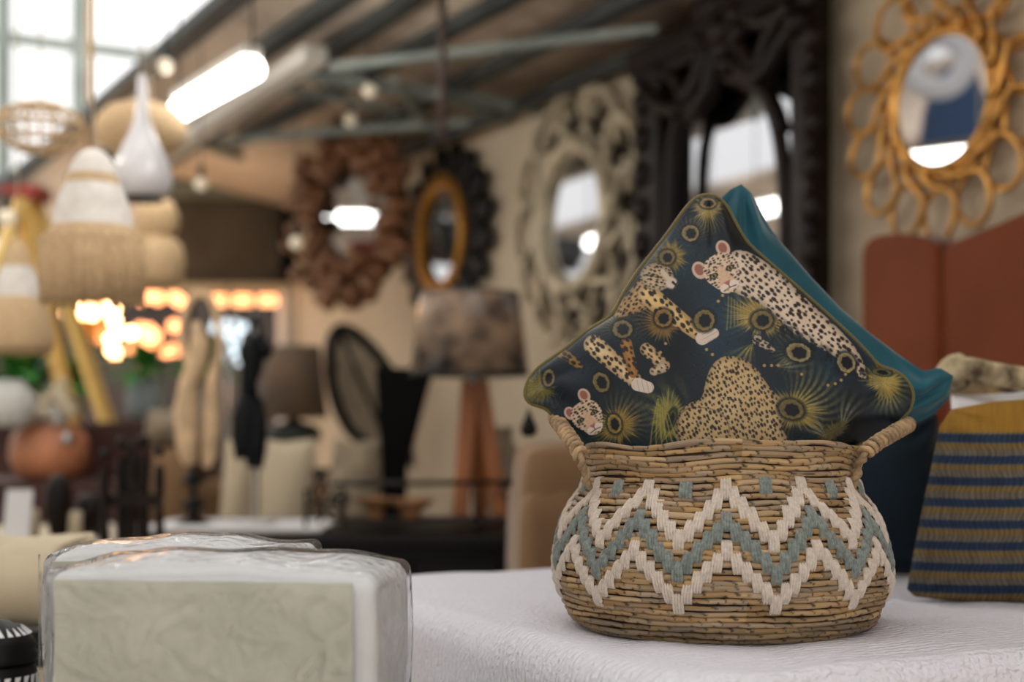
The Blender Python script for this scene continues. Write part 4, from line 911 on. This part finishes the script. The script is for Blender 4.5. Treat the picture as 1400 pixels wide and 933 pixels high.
# ------------------------------------------------------------------ yellow step ladder
T = thing('step_ladder', 'yellow wooden A-frame step ladder with red cap at far left', 'ladder', px(45,590,6.4)); 
T.location.z = 0
ap1, ap2 = px(26,272,6.35), px(46,272,6.5)
def down(a, x, y, Y):
    b = px(x, y, Y); k = a.z/(a.z-b.z); return a+(b-a)*k
part('rail', MB().beam(ap2, down(ap2,142,565,6.4), .085, .035), M['yellow'], T); part('rail', MB().beam(ap1, down(ap1,76,484,6.5), .085, .035), M['yellow'], T)
r1, r2 = down(ap1,2,345,6.3), down(ap2,8,400,6.42); part('rail', MB().beam(ap1, r1, .085, .035), M['yellow'], T); part('rail', MB().beam(ap2, r2, .08, .035), M['yellow'], T)
for k in range(1,8): part('step', MB().beam(ap1.lerp(r1, k/8), ap2.lerp(r2, k/8), .1, .022), M['yellow'], T)
part('cap', MB().box((ap1+ap2)/2+Vector((0,0,.02)), (.17,.2,.06)), M['redplastic'], T, bevel=.01)

# ------------------------------------------------------------------ furniture and clutter of the middle distance
TA = .80
T = thing('black_sideboard', 'long black lacquered sideboard in the middle distance', 'sideboard', (-.5,4.4,0))
x0, x1, ya, yb = px(196,700,4.05).x, px(706,700,4.05).x, 4.05, 4.95
part('top', MB().box(((x0+x1)/2, (ya+yb)/2, TA-.015), (x1-x0, yb-ya, .03)), M['black'], T, bevel=.004)
part('body', MB().box(((x0+x1)/2, (ya+yb)/2+.02, (TA-.03)/2), (x1-x0-.05, yb-ya-.06, TA-.03)), M['black'], T)
for k in range(4):
    xa = x0+.05+(x1-x0-.1)*k/4; d_ = part('door', MB().box((xa+(x1-x0-.1)/8, ya+.04, .40), ((x1-x0-.1)/4-.012, .02, .66)), M['black'], T, bevel=.003); part('handle', MB().ball((xa+.05, ya+.02, .5), .012, 8, 6), M['brass'], d_)
def tz(x, y, Y): p = px(x, y, Y); p.z = TA; return p
# pale runner / tray on the sideboard
mb = MB(); mb.box((px(335,0,4.5).x, 4.45, TA+.006), (.56,.5,.01)); single('table_runner', mb, M['linen'], 'white cloth runner lying on the left of the black sideboard', 'cloth', (px(335,0,4.5).x,4.45,TA), bevel=.003)
mb = MB(); mb.box((px(600,0,4.7).x, 4.75, TA+.008), (.14,.1,.014)); single('paper_stack', mb, M['paper'], 'small stack of white paper on the sideboard beside the wooden tripod lamp', 'paper', (px(600,0,4.7).x,4.75,TA))
# tripod lamp
Y = 4.62; s = Y/F; T = thing('tripod_lamp', 'tripod table lamp with brown wooden legs and a large patterned drum shade', 'lamp', tz(648,717,Y))
top = px(648,520,Y)
for x, dy in ((630,-.05),(686,-.02),(656,.14)): 
    f_ = tz(x,715,Y)+Vector((0,dy,0)); f_.z = TA+.012; tp_ = top+Vector(((x-652)*s*.25,dy*.2,0)); part('leg', MB().beam(f_, tp_, .052, .03, up=(0,1,0)), M['orangewood'], T, bevel=.004)
part('hub', MB().tube([top-Vector((0,0,.02)), top+Vector((0,0,.06))], .022), M['steel'], T); part('finial', MB().ball(top+Vector((0,-.03,-.0)), .018), M['steel'], T)
shade_m = mat('shade_print', (66,70,76), .25, var=.35, vscale=9, c2=(176,148,122), coat=.6); LP(T, 'drum_shade', 642, Y, [(68,402),(82,510),(80,510),(66,402)], shade_m, 40); LP(T, 'shade_trim', 642, Y, [(80,508),(83,514),(79,514)], M['dark_steel']); LP(T, 'shade_trim', 642, Y, [(66,400),(69,404),(66,405)], M['dark_steel'])
# wrought iron stand with bowls
T = thing('iron_tray_stand', 'black wrought iron stand with scrolled ends on the sideboard', 'stand', tz(575,725,4.3)); Y = 4.3
part('rail', MB().tube([px(452,662,Y), px(706,660,Y)], .008), M['iron'], T); 
z0 = TA+.03; a = px(470,712,Y); b = px(690,712,Y); a.z = b.z = z0
part('shelf', MB().box(((a.x+b.x)/2, Y+.05, z0), (b.x-a.x, .18, .012)), M['iron'], T)
def scroll(cx, cy, r, turns, ph, flip=1, Yo=0): 
    return [px(cx+flip*r*(1-t*.8)*math.cos(ph+turns*2*PI*t), cy+r*(1-t*.8)*math.sin(ph+turns*2*PI*t), Y+Yo) for t in np.linspace(0, 1, 26)]
for cx, cy, r, ph, fl_ in ((440,672,20,0,1),(428,700,16,2,-1),(455,702,15,4,1),(436,650,12,1,-1),(466,684,14,3,1),(700,680,20,3,1),(722,700,16,1,-1),(736,712,12,4,1),(712,655,13,2,1)):
    part('scroll', MB().tube(scroll(cx, cy, r, 1.3, ph, fl_, random.uniform(-.05,.05)), .006, 6), M['iron'], T)
for x in (418,470,700,650): 
    p = px(x,668,Y); q = p.copy(); q.z = TA; part('upright', MB().tube([p, q], .007, 6), M['iron'], T)
def lathe_thing(name, label, cat, cx, yb, Y, prof_, m_, pn='body', group=None):
    T = thing(name, label, cat, px(cx, yb, Y), 0, group); LP(T, pn, cx, Y, prof_, m_, 32); return T
Yb = 4.34; zb = px(0,0,Yb); dy_ = HY-(z0+.006-CAMZ)/Yb*F
b0 = dy_
lathe_thing('wooden_bowl', 'wide flat wooden bowl on a foot, left on the iron stand', 'bowl', 514, b0, Yb, [(1,b0),(14,b0),(10,b0-8),(14,b0-14),(30,b0-24),(32,b0-27),(27,b0-24),(1,b0-16)], M['bowlwood'])
lathe_thing('wooden_bowl', 'wooden footed bowl at the right on the iron stand', 'bowl', 562, b0, Yb, [(1,b0),(16,b0),(12,b0-7),(22,b0-14),(34,b0-26),(31,b0-25),(1,b0-14)], M['bowlwood'])
# white tassel
T = thing('white_tassel', 'white tassel hanging from the right end of the iron stand', 'tassel', px(722,780,4.0)); c = px(722,0,4.0)
part('tassel_cord', MB().tube([px(718,700,4.02), px(721,722,4.0)], .004), M['linen'], T); part('tassel_head', MB().ball(px(721,728,4.0), (.016,.016,.022)), M['linen'], T)
mb = MB()
for k in range(40): a = 2*PI*k/40; r = random.uniform(.004,.02); mb.tube([px(721,733,4.0)+Vector((r*.5*math.cos(a),r*.5*math.sin(a),0)), px(722,778+random.uniform(-3,3),4.0)+Vector((r*math.cos(a),r*math.sin(a),0))], .0025, 4)
part('tassel_strands', mb, M['linen'], T, kind='stuff')
# necklace stands
Y = 4.45; T = thing('necklace_stand', 'black turned stand holding a long bone bead necklace', 'stand', tz(264,722,Y)); s = Y/F; bt = HY-(TA-CAMZ)/Y*F
LP(T, 'turned_base', 264, Y, [(1,bt),(26,bt),(26,bt-6),(10,bt-12),(6,bt-24),(17,bt-28),(17,bt-32),(5,bt-40),(5,bt-56),(16,bt-62),(14,bt-68),(4,bt-76),(2.5,bt-90),(2,bt-320),(1,bt-322)], M['black'], 20)
T = thing('bead_necklace', 'bone coloured bead necklace with two long pendants hanging on the black stand', 'necklace', px(272,640,Y))
pa = spline([px(x, y, Y-.02) for x, y in ((258,500),(250,470),(250,440),(260,412),(272,402),(288,410),(298,440),(300,470),(296,500))], 5)
bd = MB().ball((0,0,0), .013, 8, 6).mesh('bead', M['bone'])
for p in pa: inst('bead', bd, T, Matrix.Translation(Vector(p)-T.location))
part('long_pendant', MB().tube([px(x, y, Y-.03) for x, y in ((268,440),(274,470),(270,495),(258,520),(254,560),(256,610),(260,636))], [.012,.03,.03,.028,.036,.034,.02], 10), M['bone'], T)
part('long_pendant', MB().tube([px(x, y, Y-.01) for x, y in ((298,490),(290,520),(290,570),(286,620),(282,640))], [.012,.022,.03,.026,.012], 10), M['bone'], T)
T = thing('tassel_stand', 'thin upright rod stand holding the black tassel necklace', 'stand', tz(348,715,Y)); part('rod', MB().tube([tz(348,715,Y)+Vector((0,0,.01)), px(348,430,Y)], .006), M['pale_steel'], T); part('foot', MB().lathe(tz(348,715,Y)+Vector((0,0,.012)), [(.001,.012),(.07,.012),(.07,0),(.001,0)], 24), M['paper'], T)
T = thing('black_tassel_necklace', 'black tassel necklace hanging from the thin rod stand', 'necklace', px(345,640,Y))
for pts, rr in (([(348,432),(342,455),(338,470)], .008), ([(350,432),(356,455),(354,470)], .008), ([(346,458),(342,480),(345,500),(340,525),(342,545)], [.02,.04,.036,.026,.028]), ([(340,540),(335,570),(334,600),(336,628)], [.03,.04,.04,.034]), ([(350,545),(352,580),(350,615),(348,640)], [.02,.032,.034,.026]), ([(356,462),(364,480),(362,492)], [.016,.024,.014])):
    part('tassel', MB().tube([px(x, y, Y-.03) for x, y in pts], rr, 10), M['blackbead'], T)
# sofa with cream cushions behind the sideboard
T = thing('cream_sofa', 'pale sofa behind the black sideboard', 'sofa', (-1.5,5.7,0)); xa, xb = px(205,0,5.5).x, px(440,0,5.5).x
part('seat', MB().box(((xa+xb)/2, 5.65, .27), (xb-xa, .8, .5)), M['cream'], T, bevel=.05); part('backrest', MB().box(((xa+xb)/2, 6.05, .62), (xb-xa, .2, .55)), M['tan'], T, bevel=.06)
for nm, lb, o4, Yc, m_ in (('cream_cushion','cream cushion leaning between the two necklace stands', box_out(283,352,598,796,4,26,3), 5.35, 'cream'), ('cream_cushion','cream cushion right of the rod with the black tassels', box_out(345,432,600,798,5,8,4), 5.3, 'cream'),
                           ('tan_cushion','tan cushion left of the bead necklace', box_out(206,268,612,792,3,4,-4), 5.4, 'tan'), ('tan_cushion','round tan bolster above the tan cushion by the bead necklace', box_out(203,262,560,614,0,2,-6), 5.6, 'taupe'),
                           ('brown_cushion','brown cushion leaning beside the iron scrolls', box_out(432,520,600,790,6,26,-3), 5.2, 'taupe')):
    cushion(nm, lb, *o4, flatY(Yc), .08, 30, (M[m_], M[m_]), nb=20)
# lamp with printed shade
Y = 6.6; T = thing('printed_shade_lamp', 'table lamp with a brown printed drum shade and dark base', 'lamp', px(402,640,Y)); LP(T, 'drum_shade', 402, Y, [(36,474),(46,572),(44,572),(34,474)], mat('shade_brown', (184,150,118), .6, var=.3, vscale=6, c2=(96,90,84))); LP(T, 'lamp_base', 402, Y, [(6,570),(10,576),(34,584),(38,600),(24,612),(12,640)], M['dark_steel'])
T = thing('side_table', 'small dark side table under the lamp with the printed shade', 'table', (px(402,0,Y).x,Y,0)); zt = px(402,641,Y).z; part('tabletop', MB().lathe((px(402,0,Y).x,Y,zt-.03), [(.001,0),(.2,0),(.2,.029),(.001,.029)], 24), M['darkwood'], T); part('pedestal', MB().tube([(px(402,0,Y).x,Y,0),(px(402,0,Y).x,Y,zt-.02)], .04), M['darkwood'], T)
# two leaf chairs
def leaf_chair(label, cx, cy, rx, ry, tilt, Y):
    T = thing('leaf_chair', label, 'chair', (px(cx,0,Y).x, Y, 0)); pts = []; s = Y/F; c = px(cx, cy, Y)
    for k in range(40):
        a = 2*PI*k/40; u = rx*math.sin(a)*(1-.25*math.cos(a)); v = ry*math.cos(a); pts.append(c+Vector(((u*math.cos(tilt)+v*math.sin(tilt))*s, .05*math.cos(a), (-u*math.sin(tilt)+v*math.cos(tilt))*s)))
    part('back_frame', MB().tube(pts, 8*s, 8, closed=True), M['black'], T)
    part('woven_back', MB().prism([c+(p-c)*.98+Vector((0,.01,0)) for p in pts], (0,.02,0)), M['taupe'], T)
    part('centre_rib', MB().tube([pts[0], c+Vector((0,-.03,0)), pts[20]], 3*s, 6), M['black'], T)
    b = pts[20]; part('seat', MB().lathe((b.x, Y-.2, .42), [(.001,0),(.26,0),(.28,.04),(.26,.08),(.001,.09)], 28), M['black'], T)
    for dx in (-.2,.2):
        for dy in (-.38,0): part('leg', MB().tube([(b.x+dx, Y+dy, .43), (b.x+dx*1.2, Y+dy*1.1, 0)], .018, 8), M['black'], T)
leaf_chair('black framed leaf-shaped chair leaning left of the wooden tripod lamp', 496, 528, 42, 86, -.42, 6.75)
leaf_chair('black framed leaf-shaped chair behind the wooden tripod lamp', 618, 560, 46, 90, .45, 7.3)
T = thing('black_armchair', 'dark armchair between the two leaf-shaped chairs', 'chair', (px(560,0,5.6).x,5.6,0)); xa, xb = px(522,0,5.6).x, px(600,0,5.6).x
part('backrest', MB().prism([px(x, y, 5.6) for x, y in ((512,502),(592,504),(572,580),(556,640),(552,780),(516,780),(518,600))], (0,.08,0)), M['black_matte'], T, bevel=.015); part('seat', MB().box(((xa+xb)/2,5.52,.38), (xb-xa+.1,.4,.2)), M['black_matte'], T, bevel=.03)
for dx in (xa,xb):
    for dy in (5.36,5.66): part('leg', MB().box((dx,dy,.15), (.04,.04,.3)), M['black'], T)
# vases by the tan sofa
lathe_thing('woven_vase', 'slim woven vase with pale neck right of the tripod lamp', 'vase', 690, 712, 4.75, [(1,712),(16,712),(22,690),(24,650),(18,615),(10,600),(12,588),(14,584),(9,586),(7,600)], M['taupe'])
lathe_thing('teardrop_vase', 'small black teardrop vase beside the left corner of the leopard cushion', 'vase', 723, 598, 3.2, [(1,598),(9,596),(12,588),(9,578),(4,568),(2,560),(1,559)], M['black'])
# ---- left side: cloth table, carved stand, pots, plants
TBZ = .79
T = thing('cloth_covered_table', 'round table under a cream cloth with scalloped lace edge at the left', 'table', (px(70,0,4.1).x,4.35,0)); cx = px(40,0,4.35).x
mb = MB(); vs_ = []; n = 72; 
for r, z, wv in ((.01,TBZ,0),(.34,TBZ,0),(.40,TBZ-.004,0),(.415,TBZ-.03,.004),(.42,TBZ-.2,.015),(.42,TBZ-.45,.02),(.42,.02,.02)):
    for k in range(n): a = 2*PI*k/n; q = r+wv*math.sin(9*a)+wv*.6*math.sin(16*a); vs_.append((cx+q*math.cos(a), 4.35+q*math.sin(a), z))
mb.add(vs_, [(i*n+k, i*n+(k+1) % n, (i+1)*n+(k+1) % n, (i+1)*n+k) for i in range(6) for k in range(n)]); part('tablecloth', mb, M['cream'], T)
sc = MB().lathe((0,0,0), [(.001,0),(.035,0),(.038,-.002)], 12).mesh('scallop', M['linen'])
for k in range(40):
    a = 2*PI*k/40; inst('scallop', sc, T, Matrix.Translation(Vector((cx+.422*math.cos(a), 4.35+.422*math.sin(a), TBZ-.03))-T.location) @ Matrix.Rotation(a, 4, 'Z') @ Matrix.Rotation(PI/2, 4, 'Y'))
def onB(cx_, Y): return HY-(TBZ-CAMZ)/Y*F
Y = 4.1; b0 = onB(0, Y)
lathe_thing('pillar_candle', 'short cream candle on the cloth covered table, left of the dark vase', 'candle', 42, b0, Y, [(1,b0),(12,b0),(12,b0-38),(10,b0-40),(1,b0-39)], M['cream'])
lathe_thing('pillar_candle', 'cream candle standing between the two dark round vases', 'candle', 103, b0, Y, [(1,b0),(9,b0),(9,b0-36),(7,b0-38),(1,b0-37)], M['cream'])
lathe_thing('dark_round_vase', 'dark brown egg-shaped vase on the left of the cloth covered table', 'vase', 80, b0, Y, [(1,b0),(10,b0),(15,b0-22),(20,b0-45),(18,b0-68),(10,b0-84),(5,b0-88),(1,b0-87)], M['darkwood'])
lathe_thing('dark_round_vase', 'dark rounded pot right of the cream candle', 'vase', 122, b0, Y+.1, [(1,b0),(12,b0),(18,b0-20),(20,b0-40),(14,b0-58),(8,b0-62),(1,b0-61)], M['darkwood'])
mb = MB().box((0,0,.07), (.075,.006,.15), Matrix.Rotation(-.25,3,'X')); p = px(16,0,4.0); o = single('price_card', mb, M['paper'], 'blank white card leaning on the table at the left edge', 'card', (p.x,4.05,TBZ+.0), world=False)
# carved stand of dark posts
Y = 3.7; T = thing('carved_post_stand', 'black carved wooden chair with rounded finials on its posts', 'chair', (px(180,0,Y).x,Y,0)); s = Y/F
for x, yt, w_ in ((147,622,10),(163,606,11),(178,612,10),(195,604,12),(215,618,9)):
    c = px(x,0,Y); z1 = px(x,yt,Y).z; dyy = random.uniform(-.03,.03)
    part('post', MB().lathe((c.x,Y+dyy,0), [(w_*s*.55,0),(w_*s*.5,z1*.5),(w_*s*.75,z1*.8),(w_*s*.5,z1*.86),(w_*s*.8,z1*.93),(w_*s*.6,z1*.965)], 14), M['darkwood'], T); part('finial', MB().ball((c.x,Y+dyy,z1), (w_*s*.75,w_*s*.75,w_*s*.8), 12, 8), M['darkwood'], T)
for y in (684,): a, b = px(143,y,Y), px(219,y,Y); part('cross_rail', MB().beam(a, b, .04, .035), M['darkwood'], T)
part('seat', MB().box((px(180,0,Y).x, Y-.12, .45), (.22,.3,.04)), M['darkwood'], T, bevel=.01); part('splat', MB().box((px(180,0,Y).x, Y, px(0,650,Y).z), (.02,.02,.14)), M['darkwood'], T)
# beige draped cushion lower left
o4 = box_out(-60,128,728,860,6,18,-8); cushion('beige_cushion', 'beige crumpled cushion on the chair at the lower left, behind the wrapped packs', *o4, flatY(2.6), .09, 40, (M['cream'], M['cream']), wr=.2, nb=24)
T = thing('black_chair', 'black chair carrying the beige crumpled cushion at lower left', 'chair', (-.85,2.7,0)); zc = px(0,858,2.6).z
part('seat', MB().box((-.88,2.72,zc-.03), (.5,.5,.05)), M['black'], T, bevel=.01)
for dx in (-1.1,-.66):
    for dy in (2.5,2.94): part('leg', MB().box((dx,dy,(zc-.05)/2), (.035,.035,zc-.05)), M['black'], T)
# shelf with pots further back
SZh = .93; Y = 5.6; T = thing('dark_cabinet', 'dark reddish wooden cabinet behind the cloth covered table', 'cabinet', (px(100,0,Y).x,Y,0)); xa, xb = px(-60,0,Y).x, px(205,0,Y).x
zt = px(0,578,Y+.3).z; zt2 = px(0,655,Y).z
part('upper_case', MB().box(((px(112,0,Y+.3).x+xb)/2, Y+.35, zt/2), (xb-px(112,0,Y+.3).x, .4, zt)), M['redwood'], T, bevel=.006); part('lower_case', MB().box(((xa+xb)/2, Y, zt2/2), (xb-xa, .7, zt2)), M['redwood'], T, bevel=.006)
for k in range(3): part('door', MB().box((xa+(xb-xa)*(k+.5)/3, Y-.355, zt2*.5), ((xb-xa)/3-.02,.015,zt2*.85)), M['redwood'], T, bevel=.003)
lathe_thing('copper_pot', 'large round copper-coloured pot on the dark cabinet at left', 'pot', 68, 655, Y-.1, [(1,655),(34,655),(48,644),(54,624),(52,602),(44,588),(36,584),(38,580),(33,580),(30,590)], M['terracotta'])
part('knob', MB().ball(px(92,601,Y-.32), .025), M['steel'], [o for o in C.objects if o.name == 'copper_pot'][0])
def blade():
    mb = MB(); n = 8; vs_ = []
    for i in range(n+1):
        t = i/n; w_ = math.sin(PI*min(1, t*.95+.03))**.8*.16
        for k in (-1, 0, 1): vs_.append((k*w_, t, .22*math.sin(t*2.6)*.6-.35*t*t+(.03 if k else 0)))
    return mb.add(vs_, [(i*3+k, i*3+k+1, i*3+k+4, i*3+k+3) for i in range(n) for k in range(2)])
lm = blade().mesh('leaf', M['leaf']); lm2 = blade().mesh('leaf', M['leaf_light'])
def plant(name, label, cx, cy, Y, L, nlf, pot, potm, zb=None):
    T = thing(name, label, 'plant', px(cx, pot[-1][1] if pot else cy, Y)); c = px(cx, cy, Y)
    if pot: LP(T, 'pot', cx, Y, pot, potm, 28)
    part('stem', MB().tube([c-Vector((0,0,.06)), c+Vector((0,0,.05))], .02), M['leaf'], T)
    for k in range(nlf):
        a = 2*PI*k*.618; el = random.uniform(-.1,1.1); R = Matrix.Rotation(a, 4, 'Z') @ Matrix.Rotation(el, 4, 'X'); s_ = L*random.uniform(.6,1.1)
        inst('leaf', lm if k % 3 else lm2, T, Matrix.Translation(c-T.location) @ R @ Matrix.Diagonal((s_*1.2, s_, s_, 1)))
plant('potted_plant', 'leafy green plant in a white pot at the left edge', 30, 530, 7.1, .34, 56, [(20,528),(24,540),(28,560),(24,582),(1,583)][::1], M['whitepot'])
plant('potted_plant', 'green plant with pale pot beside the yellow ladder leg', 92, 530, 7.2, .28, 50, [(20,545),(24,556),(20,578),(1,579)], M['cream'])
plant('potted_plant', 'green plant in a pale blue pot right of the yellow ladder', 200, 512, 7.6, .26, 34, [(22,520),(27,535),(24,572),(1,573)], M['bluepot'])
plant('potted_plant', 'dark green plant behind the bone bead necklace', 275, 505, 7.9, .28, 36, [(16,540),(20,560),(16,600),(1,601)], M['whitepot'])
lathe_thing('white_vase', 'pale round vase at the left edge, before the plants', 'vase', 12, 583, 5.35, [(1,583),(30,583),(38,566),(38,545),(26,530),(20,526),(22,520),(18,521)], M['whitepot'])
# stands carrying the far pots
for nm, lb, cx, yb, Y in (('plant_stand','tall stand under the pale blue pot',200,574,7.6), ('plant_stand','stand under the leafy plant at the left edge',30,584,7.1), ('plant_stand','stand under the plant by the yellow ladder leg',92,580,7.2), ('plant_stand','stand under the dark green plant behind the necklace',275,602,7.9)):
    p = px(cx, yb, Y); T = thing(nm, lb, 'stand', (p.x,Y,0)); part('stand_top', MB().box((p.x,Y,p.z-.02), (.26,.26,.036)), M['redwood'], T); part('stand_body', MB().box((p.x,Y,(p.z-.03)/2), (.2,.2,p.z-.03)), M['redwood'], T)
# flowers beside the white vase
T = thing('flower_bunch', 'bunch of cream white flowers between the plants at left', 'flowers', px(78,575,5.45))
for k in range(16): part('blossom', MB().ball(px(80+random.gauss(0,13), 552+random.gauss(0,10), 5.45+random.uniform(-.08,.08)), random.uniform(.018,.034), 8, 6), M['cream'], T)
for k in range(5): part('stem', MB().tube([px(78,584,5.45), px(68+k*6,556,5.45)], .004, 5), M['leaf'], T)
part('vase', MB().lathe(px(78,584,5.45), [(.001,0),(.04,0),(.045,.05),(.03,.08)], 18), M['whitepot'], T)

# ------------------------------------------------------------------ what the mirrors see, on the far side of the hall
def refl(x, y, k):
    p = wp(x, y, .05); r_ = ray(x, y); d = r_-N*(2*r_.dot(N)); return p+d*k
c = refl(1283, 86, 3.3); T = thing('ring_shade_lamp', 'white ring-shaped hanging lamp seen in the gold mirror', 'lamp', c, math.atan2(-.378,.97)+PI/2)
part('ring_shade', MB().tube([(.13*math.cos(2*PI*k/32), 0, .13*math.sin(2*PI*k/32)) for k in range(32)], .055, 12, closed=True), M['linen'], T, world=False)
part('cord', MB().tube([(0,0,.17), (0,0,4.0-c.z)], .003, 6), M['cream'], T, world=False)
c = refl(1308, 176, 3.9); T = thing('blue_hanging', 'dark blue robe hanging on a cord seen in the gold mirror', 'fabric', c, math.atan2(-.378,.97)+PI/2)
mb = MB(); n = 24; vs_ = []
for j, (z, w_) in enumerate(((.34,.03),(.30,.10),(.1,.16),(-.2,.2),(-.55,.24))):
    for i in range(n): a = 2*PI*i/n; q = 1+.12*math.sin(7*a)*(j > 1); vs_.append((w_*math.cos(a)*q, .35*w_*math.sin(a)*q, z))
mb.add(vs_, [(j*n+i, j*n+(i+1) % n, (j+1)*n+(i+1) % n, (j+1)*n+i) for j in range(4) for i in range(n)]); part('robe', mb, mat('blue_cloth', (58,82,116), .8), T, world=False)
part('cord', MB().tube([(0,0,.33), (0,0,4.0-c.z)], .003, 6), M['cream'], T, world=False)
